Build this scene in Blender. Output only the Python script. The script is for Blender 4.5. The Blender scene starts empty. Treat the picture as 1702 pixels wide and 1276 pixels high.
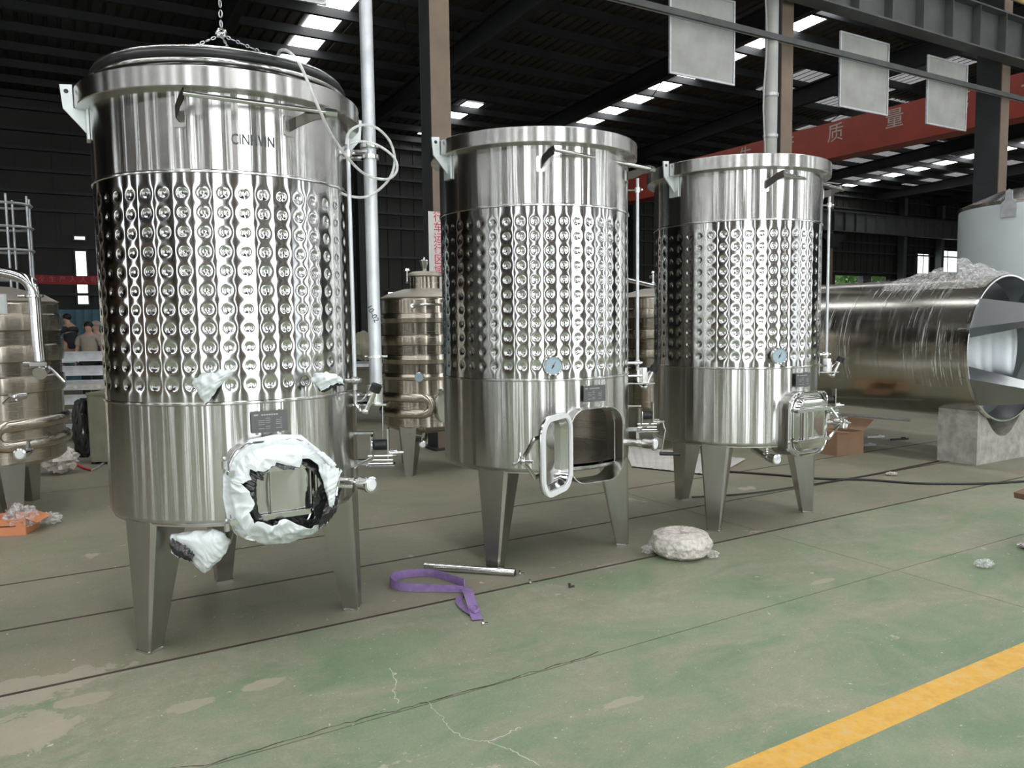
import bpy, math, random
import numpy as np
from mathutils import Vector, Matrix
random.seed(7); rng = np.random.default_rng(7)
PI = math.pi
sc = bpy.context.scene
COL = sc.collection

# ------------------------------------------------------------------ camera
F_PX, PITCH, ROLL = 1296.5, 0.0811, -0.0134
cam = bpy.data.cameras.new('camera'); camo = bpy.data.objects.new('camera', cam); COL.objects.link(camo)
cam.sensor_width = 36; cam.lens = F_PX / 1702 * 36; cam.clip_end = 300; cam.clip_start = .05
c_, s_ = math.cos(PITCH), math.sin(PITCH)
fw = Vector((0, c_, -s_)); up0 = Vector((0, s_, c_)); rt0 = Vector((1, 0, 0))
rt = rt0*math.cos(ROLL) + up0*math.sin(ROLL); up = -rt0*math.sin(ROLL) + up0*math.cos(ROLL)
camo.matrix_world = Matrix(((rt.x, up.x, -fw.x, 0), (rt.y, up.y, -fw.y, 0), (rt.z, up.z, -fw.z, 1.65), (0, 0, 0, 1)))
sc.camera = camo

# hall axes: u runs along the hall, v across it (away from the camera)
AX = math.radians(30.6)
U = Vector((math.cos(AX), math.sin(AX), 0)); V = Vector((-math.sin(AX), math.cos(AX), 0))
def hall(u, v, z=0): return U*u + V*v + Vector((0, 0, z))

# ------------------------------------------------------------------ world, light, exposure
w = bpy.data.worlds.new('overcast'); sc.world = w; w.use_nodes = True
w.node_tree.nodes['Background'].inputs[0].default_value = (.86, .93, 1, 1)
w.node_tree.nodes['Background'].inputs[1].default_value = 2.2
sc.view_settings.view_transform = 'Standard'; sc.view_settings.look = 'None'
sc.view_settings.exposure = 0.0; sc.view_settings.gamma = 1
try: sc.view_settings.use_curve_mapping = False
except Exception: pass
def area(name, loc, tgt, sx, sy, power, col=(1, 1, 1)):
    l = bpy.data.lights.new(name, 'AREA'); l.shape = 'RECTANGLE'; l.size = sx; l.size_y = sy; l.energy = power; l.color = col
    o = bpy.data.objects.new(name, l); COL.objects.link(o); o.location = loc
    o.rotation_euler = (Vector(tgt) - Vector(loc)).to_track_quat('-Z', 'Y').to_euler(); return o
# all light is daylight: roof lights, and unseen near-wall windows shaped for streaks in the steel
SKY_E = 7.0      # brightness of the roof lights
WIN_E = 7.5      # brightness of the near wall's window panes
NEAR_E = 13.0     # brightness of the unseen near-bay roof lights, raised to light the floor
# ------------------------------------------------------------------ materials
def newmat(name):
    m = bpy.data.materials.new(name); m.use_nodes = True
    return m, m.node_tree, m.node_tree.nodes['Principled BSDF']
def N(nt, t, **k):
    n = nt.nodes.new(t)
    for a, b in k.items():
        if a.startswith('_'): setattr(n, a[1:], b)
        else: n.inputs[a.replace('__', ' ')].default_value = b
    return n
def ramp(nt, fac, stops):
    r = nt.nodes.new('ShaderNodeValToRGB'); e = r.color_ramp.elements
    while len(e) < len(stops): e.new(.5)
    for el, (p, c) in zip(e, stops): el.position = p; el.color = (*c, 1) if len(c) == 3 else c
    nt.links.new(fac, r.inputs[0]); return r
def noise(nt, vec, scale, detail=3, rough=.55, dist=0):
    n = N(nt, 'ShaderNodeTexNoise'); n.inputs['Scale'].default_value = scale; n.inputs['Detail'].default_value = detail
    n.inputs['Roughness'].default_value = rough; n.inputs['Distortion'].default_value = dist
    nt.links.new(vec, n.inputs['Vector']); return n
def mapping(nt, vec, scale=(1, 1, 1), rot=(0, 0, 0)):
    m = N(nt, 'ShaderNodeMapping'); m.inputs['Scale'].default_value = scale; m.inputs['Rotation'].default_value = rot
    nt.links.new(vec, m.inputs['Vector']); return m
def mix(nt, fac, a, b, mode='MIX'):
    m = nt.nodes.new('ShaderNodeMix'); m.data_type = 'RGBA'; m.blend_type = mode
    for i, v in ((0, fac), (6, a), (7, b)):
        if isinstance(v, (int, float)): m.inputs[i].default_value = v
        elif isinstance(v, tuple): m.inputs[i].default_value = (*v, 1)
        else: nt.links.new(v, m.inputs[i])
    return m.outputs[2]
def plain(name, col, rough=.6, metal=0, var=.12, vscale=6, bump=0, bscale=40, spec=.5, stretch=(1, 1, 1), **kw):
    m, nt, b = newmat(name)
    tc = N(nt, 'ShaderNodeTexCoord'); mp = mapping(nt, tc.outputs['Object'], stretch)
    n = noise(nt, mp.outputs[0], vscale, 4)
    lo = tuple(max(0, c*(1-var)) for c in col); hi = tuple(min(1, c*(1+var)) for c in col)
    r = ramp(nt, n.outputs['Fac'], [(.3, lo), (.7, hi)])
    nt.links.new(r.outputs[0], b.inputs['Base Color'])
    b.inputs['Roughness'].default_value = rough; b.inputs['Metallic'].default_value = metal
    b.inputs['Specular IOR Level'].default_value = spec
    if bump:
        n2 = noise(nt, mp.outputs[0], bscale, 3); bp = N(nt, 'ShaderNodeBump'); bp.inputs['Strength'].default_value = 1
        bp.inputs['Distance'].default_value = bump; nt.links.new(n2.outputs['Fac'], bp.inputs['Height']); nt.links.new(bp.outputs[0], b.inputs['Normal'])
    for k, v in kw.items(): b.inputs[k.replace('_', ' ')].default_value = v
    return m
def steel(name, col=(.555, .55, .53), rough=.12, aniso=.75, wave=.0022, ws=6.0, grain=.05, zs=.07, fine=0.0, tangent=True):
    """polished stainless sheet: slow waviness round the shell, almost none along its height, grain running round it"""
    m, nt, b = newmat(name)
    tc = N(nt, 'ShaderNodeTexCoord'); ob = tc.outputs['Object']
    b.inputs['Metallic'].default_value = 1
    gr = noise(nt, mapping(nt, ob, (3, 3, 260)).outputs[0], 1.0, 3)
    ma = N(nt, 'ShaderNodeMapRange'); ma.inputs[3].default_value = rough*(1-grain*3); ma.inputs[4].default_value = rough*(1+grain*3)
    nt.links.new(gr.outputs['Fac'], ma.inputs[0]); nt.links.new(ma.outputs[0], b.inputs['Roughness'])
    cl = noise(nt, mapping(nt, ob, (5, 5, .5)).outputs[0], 1.0, 2)
    r = ramp(nt, cl.outputs['Fac'], [(.3, tuple(c*.93 for c in col)), (.7, tuple(c*1.05 for c in col))])
    nt.links.new(r.outputs[0], b.inputs['Base Color'])
    b.inputs['Anisotropic'].default_value = aniso; b.inputs['Anisotropic Rotation'].default_value = .25
    if tangent:
        tg = N(nt, 'ShaderNodeTangent', _direction_type='RADIAL', _axis='Z'); nt.links.new(tg.outputs[0], b.inputs['Tangent'])
    w1 = noise(nt, mapping(nt, ob, (1, 1, zs)).outputs[0], ws, 2, .45)
    bp = N(nt, 'ShaderNodeBump'); bp.inputs['Strength'].default_value = 1; bp.inputs['Distance'].default_value = wave*4
    nt.links.new(w1.outputs['Fac'], bp.inputs['Height'])
    out = bp
    if fine:
        w2 = noise(nt, mapping(nt, ob, (1, 1, .02)).outputs[0], 38, 2, .5)
        b2 = N(nt, 'ShaderNodeBump'); b2.inputs['Strength'].default_value = 1; b2.inputs['Distance'].default_value = fine
        nt.links.new(w2.outputs['Fac'], b2.inputs['Height']); nt.links.new(bp.outputs[0], b2.inputs['Normal']); out = b2
    nt.links.new(out.outputs[0], b.inputs['Normal'])
    return m
def emit(name, col, st):
    m, nt, b = newmat(name); b.inputs['Base Color'].default_value = (.8, .8, .8, 1); b.inputs['Emission Color'].default_value = (*col, 1)
    n = noise(nt, N(nt, 'ShaderNodeTexCoord').outputs['Object'], .9, 3)
    ma = N(nt, 'ShaderNodeMapRange'); ma.inputs[3].default_value = st*.8; ma.inputs[4].default_value = st*1.2
    nt.links.new(n.outputs['Fac'], ma.inputs[0]); nt.links.new(ma.outputs[0], b.inputs['Emission Strength']); return m

MT = {}
MT['shell'] = steel('polished_steel', rough=.21, aniso=.99, wave=.0026, ws=4.5, fine=.0007)
MT['jacket'] = steel('mirror_steel', rough=.13, aniso=.9, wave=.0018, ws=4.5, col=(.60, .60, .585))
MT['brushed'] = steel('brushed_steel', rough=.25, aniso=.97, wave=.0012, ws=3.2, grain=.06)
MT['inner'] = steel('inner_steel', col=(.58, .55, .50), rough=.28, aniso=.3, wave=.001)
MT['leg'] = plain('leg_steel', (.44, .43, .40), .27, 1, .06, 3, stretch=(6, 6, .6))
MT['fitting'] = plain('fitting_steel', (.68, .68, .67), .16, 1, .05, 8)
MT['mirror'] = plain('pressed_steel', (.62, .62, .6), .14, 1, .04, 4, bump=.0012, bscale=5)
MT['old_tank'] = steel('tank_steel_warm', col=(.52, .475, .40), rough=.26, aniso=.97, wave=.0022, ws=5)
MT['dome'] = plain('matt_steel', (.62, .58, .50), .5, 1, .05, 5)
MT['galv'] = plain('galvanised_steel', (.62, .64, .66), .42, .75, .14, 9, bump=.0004, bscale=30)
MT['darkarm'] = plain('dark_bent_steel', (.085, .075, .065), .35, .8, .1, 8)
MT['lug'] = plain('lug_plate', (.66, .70, .69), .45, .55, .08, 14)
MT['rubber'] = plain('black_rubber', (.012, .013, .013), .35, 0, .2, 6)
MT['grip'] = plain('black_plastic', (.015, .015, .016), .4)
MT['gasket'] = plain('white_gasket', (.80, .82, .83), .5, 0, .03)
MT['name'] = plain('nameplate', (.13, .135, .135), .45, .5, .06)
MT['print'] = plain('pale_print', (.42, .42, .41), .6)
MT['dial'] = plain('dial_face', (.38, .50, .57), .35, 0, .05)
MT['ink'] = plain('dark_ink', (.02, .022, .03), .5)
MT['etch'] = plain('etched_letters', (.10, .105, .11), .5, .6)
MT['film'] = plain('white_film', (.78, .84, .85), .22, 0, .04, 4, bump=.004, bscale=13, spec=.8)
MT['filmblack'] = plain('black_film', (.012, .012, .013), .22, 0, .1, 5, bump=.006, bscale=18, spec=.8)
MT['beamdark'] = plain('dark_steel_paint', (.016, .0165, .018), .55, 0, .3, 2.5)
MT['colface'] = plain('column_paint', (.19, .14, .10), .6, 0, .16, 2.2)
MT['colside'] = plain('column_side', (.03, .033, .035), .6, 0, .2, 3)  # darker copy of the column colour, standing for its shaded side
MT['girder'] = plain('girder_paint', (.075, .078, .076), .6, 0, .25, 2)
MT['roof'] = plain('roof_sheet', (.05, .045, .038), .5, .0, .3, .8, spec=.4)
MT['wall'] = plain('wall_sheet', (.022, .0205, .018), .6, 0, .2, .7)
MT['red'] = plain('red_crane_paint', (.26, .038, .022), .5, 0, .14, 1.2)
MT['redbanner'] = plain('red_cloth', (.30, .028, .035), .8, 0, .1)
MT['fade'] = plain('faded_letters', (.42, .38, .33), .8)
MT['bannertext'] = plain('banner_letters', (.36, .16, .14), .8)
MT['signred'] = plain('red_letters', (.62, .03, .05), .6)
MT['white'] = plain('white_board', (.60, .59, .57), .6, 0, .05)
MT['cloth'] = plain('panel_fabric', (.36, .36, .335), .75, 0, .16, 2.4)
MT['pvc'] = plain('white_pipe', (.42, .42, .39), .5, 0, .1, 3)
MT['yellow'] = plain('yellow_pipe', (.42, .33, .13), .5, 0, .15)
MT['concrete'] = plain('rough_concrete', (.40, .385, .35), .9, 0, .28, 9, bump=.008, bscale=22)
MT['card'] = plain('cardboard', (.27, .165, .10), .85, 0, .1, 6)
MT['orange'] = plain('orange_carton', (.62, .24, .11), .7, 0, .1, 6)
MT['skin'] = plain('skin', (.50, .30, .21), .6); MT['hair'] = plain('black_hair', (.012, .01, .01), .6)
MT['tan'] = plain('tan_shirt', (.38, .33, .27), .85); MT['navy'] = plain('dark_shirt', (.022, .024, .032), .8)
MT['jeans'] = plain('blue_trousers', (.05, .07, .11), .8); MT['blacktr'] = plain('black_trousers', (.012, .012, .013), .8)
MT['blue'] = plain('blue_sheet', (.05, .13, .17), .6, 0, .1)
MT['olive'] = plain('olive_box', (.23, .23, .16), .6, 0, .15, 6)
MT['strap'] = plain('purple_webbing', (.25, .165, .36), .75, 0, .15, 30, bump=.0008, bscale=120)
MT['rail'] = plain('rusty_rail', (.06, .042, .03), .7, .2, .4, 9)
MT['hose'] = plain('black_cable', (.02, .02, .018), .5)
MT['wood'] = plain('brown_wood', (.16, .085, .05), .6, 0, .2, 5, stretch=(1, 8, 1))
MT['mat'] = plain('white_matting', (.52, .51, .47), .85, 0, .08, 5)
MT['coat'] = plain('film_covered_steel', (.54, .59, .61), .42, .1, .04, 1.5)
MT['htank'] = plain('rolled_steel', (.50, .48, .43), .21, 1, .07, 1.6)
MT['dish'] = plain('dish_steel', (.42, .44, .45), .33, 1, .06, 1.6, bump=.004, bscale=2)
MT['leaf'] = plain('leaves', (.30, .50, .17), .6, 0, .4, 2)
MT['brick'], nt, b = newmat('brick_wall')
tc = N(nt, 'ShaderNodeTexCoord'); br = N(nt, 'ShaderNodeTexBrick'); br.inputs['Scale'].default_value = 4
br.inputs['Color1'].default_value = (.13, .07, .045, 1); br.inputs['Color2'].default_value = (.10, .06, .045, 1); br.inputs['Mortar'].default_value = (.15, .14, .12, 1)
nt.links.new(mapping(nt, tc.outputs['Object'], (1, 1, 1), (PI/2, 0, 0)).outputs[0], br.inputs['Vector']); nt.links.new(br.outputs[0], b.inputs['Base Color']); b.inputs['Roughness'].default_value = .85
MT['nearsky'] = emit('clean_roof_light', (.98, .98, 1), NEAR_E)
MT['sky'] = emit('roof_light', (.95, .98, 1), SKY_E)
MT['oldsky'] = emit('dirty_roof_light', (.95, .95, 1), .24)
MT['pane'] = emit('window_daylight', (.93, .97, 1), WIN_E)
MT['panefar'] = emit('far_window_daylight', (.85, 1, .98), 3.0)
# clear plastic: a real dielectric film
def clear(name, col, rough, alpha, bump=0, bs=30):
    m, nt, b = newmat(name); b.inputs['Base Color'].default_value = (*col, 1); b.inputs['Roughness'].default_value = rough
    tc = N(nt, 'ShaderNodeTexCoord'); n = noise(nt, tc.outputs['Object'], bs, 4)
    ma = N(nt, 'ShaderNodeMapRange'); ma.inputs[1].default_value = .35; ma.inputs[2].default_value = .65
    ma.inputs[3].default_value = alpha[0]; ma.inputs[4].default_value = alpha[1]
    nt.links.new(n.outputs['Fac'], ma.inputs[0]); nt.links.new(ma.outputs[0], b.inputs['Alpha'])
    if bump:
        bp = N(nt, 'ShaderNodeBump'); bp.inputs['Distance'].default_value = bump; nt.links.new(n.outputs['Fac'], bp.inputs['Height']); nt.links.new(bp.outputs[0], b.inputs['Normal'])
    b.inputs['Specular IOR Level'].default_value = .8
    return m
MT['clear'] = clear('clear_hose', (.8, .82, .8), .12, (.45, .75))
MT['wrap'] = clear('clear_wrap', (.85, .85, .84), .2, (.04, .42), .004, 26)
MT['wrapdense'] = clear('dense_wrap', (.70, .65, .59), .22, (.72, 1), .012, 34)
def streaky():
    m, nt, b = newmat('stretch_wrap'); b.inputs['Base Color'].default_value = (.8, .8, .78, 1); b.inputs['Roughness'].default_value = .25
    tc = N(nt, 'ShaderNodeTexCoord')
    n = noise(nt, mapping(nt, tc.outputs['Object'], (1.2, 26, 1.2), (0, 0, .12)).outputs[0], 1.6, 5, .7, .4)
    k = noise(nt, mapping(nt, tc.outputs['Object'], (1, 2, 1)).outputs[0], .9, 2)
    r = ramp(nt, n.outputs['Fac'], [(.52, (0, 0, 0)), (.70, (1, 1, 1))]); r2 = ramp(nt, k.outputs['Fac'], [(.40, (.0, .0, .0)), (.62, (.85, .85, .85))])
    a = mix(nt, 1.0, r.outputs[0], r2.outputs[0], 'MULTIPLY')
    nt.links.new(a, b.inputs['Alpha']); return m
MT['stretch'] = streaky()

def floor_mat():
    m, nt, b = newmat('green_painted_concrete')
    g = N(nt, 'ShaderNodeNewGeometry'); P = mapping(nt, g.outputs['Position'], (1, 1, 1), (0, 0, -AX)).outputs[0]
    mid = noise(nt, P, 1.7, 7, .66, .5); fin = noise(nt, P, 13, 6, .72, .3); grit = noise(nt, P, 90, 4, .7)
    st = noise(nt, mapping(nt, P, (1.0, 1.7, 1)).outputs[0], 1.25, 8, .68, .9)
    sx = N(nt, 'ShaderNodeSeparateXYZ'); nt.links.new(P, sx.inputs[0])
    green = ramp(nt, mid.outputs['Fac'], [(.28, (.135, .205, .125)), (.5, (.185, .245, .150)), (.72, (.25, .285, .185))]).outputs[0]
    grey = ramp(nt, fin.outputs['Fac'], [(.3, (.235, .225, .165)), (.7, (.36, .335, .26))]).outputs[0]
    far = N(nt, 'ShaderNodeMapRange'); far.inputs[1].default_value = 2.0; far.inputs[2].default_value = 5.0; far.inputs[3].default_value = -.03; far.inputs[4].default_value = .09
    nt.links.new(sx.outputs[1], far.inputs[0])
    s_ = N(nt, 'ShaderNodeMath', _operation='ADD'); nt.links.new(st.outputs['Fac'], s_.inputs[0]); nt.links.new(far.outputs[0], s_.inputs[1])
    wear = ramp(nt, s_.outputs[0], [(.42, (0, 0, 0)), (.64, (.85, .85, .85))]).outputs[0]
    c = mix(nt, wear, green, grey)
    # worn brownish strip beside and between the rails
    bnd = ramp(nt, sx.outputs[1], [(0, (0, 0, 0)), (1, (0, 0, 0))])
    mr = N(nt, 'ShaderNodeMapRange'); mr.inputs[1].default_value = 3.0; mr.inputs[2].default_value = 8.0; nt.links.new(sx.outputs[1], mr.inputs[0])
    bnd = ramp(nt, mr.outputs[0], [(.10, (0, 0, 0)), (.215, (.08, .08, .08)), (.222, (.68, .68, .68)), (.30, (.52, .52, .52)), (.395, (.58, .58, .58)), (.6, (.52, .52, .52)), (1, (.6, .6, .6))]).outputs[0]
    tint = ramp(nt, noise(nt, P, 1.1, 6, .66, .5).outputs['Fac'], [(.32, (.165, .150, .105)), (.66, (.275, .235, .175))]).outputs[0]
    c = mix(nt, bnd, c, tint)
    # fine mottling and scuffs
    c = mix(nt, .35, c, ramp(nt, grit.outputs['Fac'], [(.3, (.30, .30, .30)), (.7, (.66, .66, .66))]).outputs[0], 'OVERLAY')
    scr = noise(nt, mapping(nt, P, (5, 34, 1), (0, 0, .5)).outputs[0], 1.0, 4, .65, 2.2)
    c = mix(nt, ramp(nt, scr.outputs['Fac'], [(.66, (0, 0, 0)), (.74, (.5, .5, .5))]).outputs[0], c, (.44, .42, .34))
    for sc1, lo, hi, k in ((30, .70, .73, .9), (74, .68, .71, .8), (9, .73, .745, .8)):
        c = mix(nt, ramp(nt, noise(nt, P, sc1, 3, .55).outputs['Fac'], [(lo, (0, 0, 0)), (hi, (k, k, k))]).outputs[0], c, (.56, .53, .45))
    peel = ramp(nt, noise(nt, P, 1.25, 8, .7, .3).outputs['Fac'], [(.645, (0, 0, 0)), (.66, (.9, .9, .9))]).outputs[0]
    c = mix(nt, peel, c, mix(nt, fin.outputs['Fac'], (.36, .31, .25), (.50, .44, .36)))
    # bare patches where the paint has come off
    wob = noise(nt, P, 5, 8, .75, .6)
    for cu, cv, ru, rv in PATCHES:
        mp = mapping(nt, P, (1/ru, 1/rv, 0)); mp.inputs['Location'].default_value = (-cu/ru, -cv/rv, 0)
        ln = N(nt, 'ShaderNodeVectorMath', _operation='LENGTH'); nt.links.new(mp.outputs[0], ln.inputs[0])
        ad = N(nt, 'ShaderNodeMath', _operation='ADD'); nt.links.new(ln.outputs['Value'], ad.inputs[0]); nt.links.new(wob.outputs['Fac'], ad.inputs[1])
        ad2 = N(nt, 'ShaderNodeMath', _operation='MULTIPLY_ADD'); ad2.inputs[1].default_value = 2.6; nt.links.new(wob.outputs['Fac'], ad2.inputs[0]); sb_ = N(nt, 'ShaderNodeMath', _operation='SUBTRACT'); nt.links.new(ln.outputs['Value'], sb_.inputs[0]); sb_.inputs[1].default_value = 1.3; nt.links.new(sb_.outputs[0], ad2.inputs[2])
        c = mix(nt, ramp(nt, ad.outputs[0], [(.0, (.85, .85, .85)), (1.36/2, (.85, .85, .85)), (1.44/2, (0, 0, 0))]).outputs[0] if False else rampd(nt, ad2.outputs[0], 1.0, .05, .8), c, mix(nt, fin.outputs['Fac'], (.31, .28, .22), (.42, .375, .30)))
    nt.links.new(c, b.inputs['Base Color'])
    rr = N(nt, 'ShaderNodeMapRange'); rr.inputs[3].default_value = .42; rr.inputs[4].default_value = .68; nt.links.new(fin.outputs['Fac'], rr.inputs[0])
    nt.links.new(rr.outputs[0], b.inputs['Roughness'])
    bp = N(nt, 'ShaderNodeBump'); bp.inputs['Distance'].default_value = .004; nt.links.new(fin.outputs['Fac'], bp.inputs['Height']); nt.links.new(bp.outputs[0], b.inputs['Normal'])
    return m
def rampd(nt, val, edge, soft, k):
    r = N(nt, 'ShaderNodeMapRange'); r.inputs[1].default_value = edge; r.inputs[2].default_value = edge+soft; r.inputs[3].default_value = k; r.inputs[4].default_value = 0
    nt.links.new(val, r.inputs[0]); return r.outputs[0]
def g_hall(px, py):
    d = fw + rt*((px-851)/F_PX) - up*((py-638)/F_PX); p = Vector((0, 0, 1.65)) + d*(-1.65/d.z); return p.dot(U), p.dot(V)
PATCHES = [(*g_hall(20, 1150), .42, .15), (*g_hall(5, 1225), .26, .16), (*g_hall(95, 1205), .11, .045), (*g_hall(138, 1163), .10, .055), (*g_hall(438, 1137), .10, .05),
           (*g_hall(318, 1172), .10, .05), (*g_hall(1030, 1168), .10, .03), (*g_hall(1010, 940), .12, .04), (*g_hall(1370, 965), .10, .03)]
MT['floor'] = floor_mat()
def yellow_mat():
    m, nt, b = newmat('worn_yellow_line')
    g = N(nt, 'ShaderNodeNewGeometry'); n = noise(nt, g.outputs['Position'], 14, 7, .7)
    r = ramp(nt, n.outputs['Fac'], [(.28, (.50, .30, .08)), (.5, (.66, .37, .055)), (.70, (.60, .44, .20))])
    nt.links.new(r.outputs[0], b.inputs['Base Color']); b.inputs['Roughness'].default_value = .6; return m
MT['line'] = yellow_mat()

# ------------------------------------------------------------------ mesh builder
class MB:
    def __init__(s): s.v = []; s.f = []
    def add(s, vs, fs):
        k = len(s.v); s.v += [tuple(p) for p in vs]; s.f += [tuple(i+k for i in f) for f in fs]; return s
    def box(s, c, d, R=None, bevel=0):
        """box centred on c; with a small chamfer all round the vertical edges when bevel is given"""
        hx, hy, hz = d[0]/2, d[1]/2, d[2]/2; c = Vector(c)
        if bevel:
            e = bevel; ring = [(-hx+e, -hy), (hx-e, -hy), (hx, -hy+e), (hx, hy-e), (hx-e, hy), (-hx+e, hy), (-hx, hy-e), (-hx, -hy+e)]
        else: ring = [(-hx, -hy), (hx, -hy), (hx, hy), (-hx, hy)]
        n = len(ring); vs = []
        for z, k in ((-hz, 0), (hz, 0)):
            for x, y in ring: p = Vector((x, y, z)); vs.append(c + (R @ p if R else p))
        fs = [tuple(range(n-1, -1, -1)), tuple(range(n, 2*n))] + [(i, (i+1) % n, n+(i+1) % n, n+i) for i in range(n)]
        return s.add(vs, fs)
    def hbox(s, u0, u1, v0, v1, z0, z1, bevel=0):
        return s.box(hall((u0+u1)/2, (v0+v1)/2, (z0+z1)/2), (abs(u1-u0), abs(v1-v0), z1-z0), Matrix.Rotation(AX, 3, 'Z'), bevel)
    def tube(s, pts, r, seg=10, caps=True, closed=False):
        pts = [Vector(p) for p in pts]; n = len(pts); rr = r if hasattr(r, '__len__') else [r]*n
        vs = []; fs = []; prev = None
        for i, p in enumerate(pts):
            a = pts[(i-1) % n] if (closed or i > 0) else p; b = pts[(i+1) % n] if (closed or i < n-1) else p
            t = (b-a); t = t.normalized() if t.length > 1e-9 else Vector((0, 0, 1))
            if prev is None:
                x = Vector((0, 0, 1)).cross(t)
                if x.length < 1e-3: x = Vector((1, 0, 0)).cross(t)
            else: x = prev - t*prev.dot(t)
            x.normalize(); prev = x; y = t.cross(x)
            for k in range(seg): an = 2*PI*k/seg; vs.append(p + (x*math.cos(an)+y*math.sin(an))*rr[i])
        m = n if closed else n-1
        for i in range(m):
            for k in range(seg):
                j = (i+1) % n; fs.append((i*seg+k, i*seg+(k+1) % seg, j*seg+(k+1) % seg, j*seg+k))
        if caps and not closed: fs += [tuple(range(seg-1, -1, -1)), tuple((n-1)*seg+k for k in range(seg))]
        return s.add(vs, fs)
    def cyl(s, a, b, r, r2=None, seg=20): return s.tube([a, b], [r, r if r2 is None else r2], seg)
    def lathe(s, prof, seg=96, c=(0, 0, 0), M=None, a0=0, a1=2*PI):
        full = abs(a1-a0-2*PI) < 1e-6; k = seg if full else seg+1; vs = []; fs = []; c = Vector(c)
        for r, z in prof:
            for i in range(k):
                a = a0+(a1-a0)*i/seg; p = Vector((r*math.cos(a), r*math.sin(a), z)); vs.append(c + (M @ p if M else p))
        for j in range(len(prof)-1):
            for i in range(seg):
                i2 = (i+1) % k; fs.append((j*k+i, j*k+i2, (j+1)*k+i2, (j+1)*k+i))
        return s.add(vs, fs)
    def prism(s, poly, o, ex, ey, ez, depth):
        o, ex, ey, ez = map(Vector, (o, ex, ey, ez)); n = len(poly)
        vs = [o+ex*x+ey*y for x, y in poly] + [o+ex*x+ey*y+ez*depth for x, y in poly]
        return s.add(vs, [tuple(range(n-1, -1, -1)), tuple(range(n, 2*n))] + [(i, (i+1) % n, n+(i+1) % n, n+i) for i in range(n)])
    def ringprism(s, outer, inner, o, ex, ey, ez, depth):
        o, ex, ey, ez = map(Vector, (o, ex, ey, ez)); n = len(outer)
        L = [o+ex*x+ey*y+ez*d for d in (0, depth) for P in (outer, inner) for x, y in P]; fs = []
        for i in range(n):
            j = (i+1) % n; fs += [(i, n+i, n+j, j), (2*n+i, 2*n+j, 3*n+j, 3*n+i), (i, j, 2*n+j, 2*n+i), (n+i, 3*n+i, 3*n+j, n+j)]
        return s.add(L, fs)
    def sphere(s, c, r, seg=14, sc_=(1, 1, 1)):
        prof = [(math.sin(PI*i/8)*1, -math.cos(PI*i/8)) for i in range(9)]
        return s.lathe([(p[0]*r, p[1]*r) for p in prof], seg, c, Matrix.Diagonal(sc_))
    def grid(s, fn, nu, nv, closed=False):
        vs = [fn(i/nu, j/nv) for j in range(nv+1) for i in range(nu if closed else nu+1)]; k = nu if closed else nu+1
        return s.add(vs, [(j*k+i, j*k+(i+1) % k, (j+1)*k+(i+1) % k, (j+1)*k+i) for j in range(nv) for i in range(nu)])
    def mesh(s, name, mat, sharp=35):
        me = bpy.data.meshes.new(name); me.from_pydata(s.v, [], s.f)
        me.materials.append(MT[mat]); me.polygons.foreach_set('use_smooth', [True]*len(me.polygons))
        me.set_sharp_from_angle(angle=math.radians(sharp)); me.update(); return me
def put(name, mb, mat, parent=None, loc=None, label=None, sharp=35):
    me = mb.mesh(name, mat, sharp) if isinstance(mb, MB) else mb
    o = bpy.data.objects.new(name, me); COL.objects.link(o)
    if parent: o.parent = parent
    if loc is not None: o.location = loc
    if label: o['label'] = label
    return o
def thing(name, label, cat, loc=(0, 0, 0), group=None, rz=0):
    o = bpy.data.objects.new(name, None); COL.objects.link(o); o.location = loc; o.rotation_euler.z = rz
    o.empty_display_size = .1
    o['label'] = label; o['category'] = cat
    if group: o['group'] = group
    return o
def solo(name, mb, mat, label, cat, loc=None, group=None, sharp=35):
    o = put(name, mb, mat, None, loc, label, sharp); o['category'] = cat
    if group: o['group'] = group
    return o
def struct(name, mb, mat, sharp=35):
    o = put(name, mb, mat, None, None, None, sharp); o['kind'] = 'structure'; return o
def sempty(name):
    o = bpy.data.objects.new(name, None); COL.objects.link(o); o['kind'] = 'structure'; return o
def rrect(w_, h_, r, n=6, cx=0, cy=0):
    P = []
    for sx, sy, a in ((1, 1, 0), (-1, 1, PI/2), (-1, -1, PI), (1, -1, 1.5*PI)):
        for k in range(n+1): t = a+PI/2*k/n; P.append((cx+sx*(w_/2-r)+r*math.cos(t), cy+sy*(h_/2-r)+r*math.sin(t)))
    return P
def text_mesh(name, s, size, mat, extrude=.002, align='CENTER'):
    cu = bpy.data.curves.new(name, 'FONT'); cu.body = s; cu.size = size; cu.extrude = extrude; cu.align_x = align; cu.align_y = 'CENTER'
    cu.resolution_u = 3
    o = bpy.data.objects.new(name, cu); COL.objects.link(o); bpy.context.view_layer.update()
    me = bpy.data.meshes.new_from_object(o.evaluated_get(bpy.context.evaluated_depsgraph_get()))
    bpy.data.objects.remove(o); bpy.data.curves.remove(cu); me.materials.clear(); me.materials.append(MT[mat]); me.name = name; return me
def put_text(name, s, size, mat, M, parent, extrude=.002):
    me = text_mesh(name, s, size, mat, extrude); me.transform(M); return put(name, me, mat, parent)
def frame(o, ex, ey, ez):
    return Matrix(((ex[0], ey[0], ez[0], o[0]), (ex[1], ey[1], ez[1], o[1]), (ex[2], ey[2], ez[2], o[2]), (0, 0, 0, 1)))
ZU = Vector((0, 0, 1))

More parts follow.
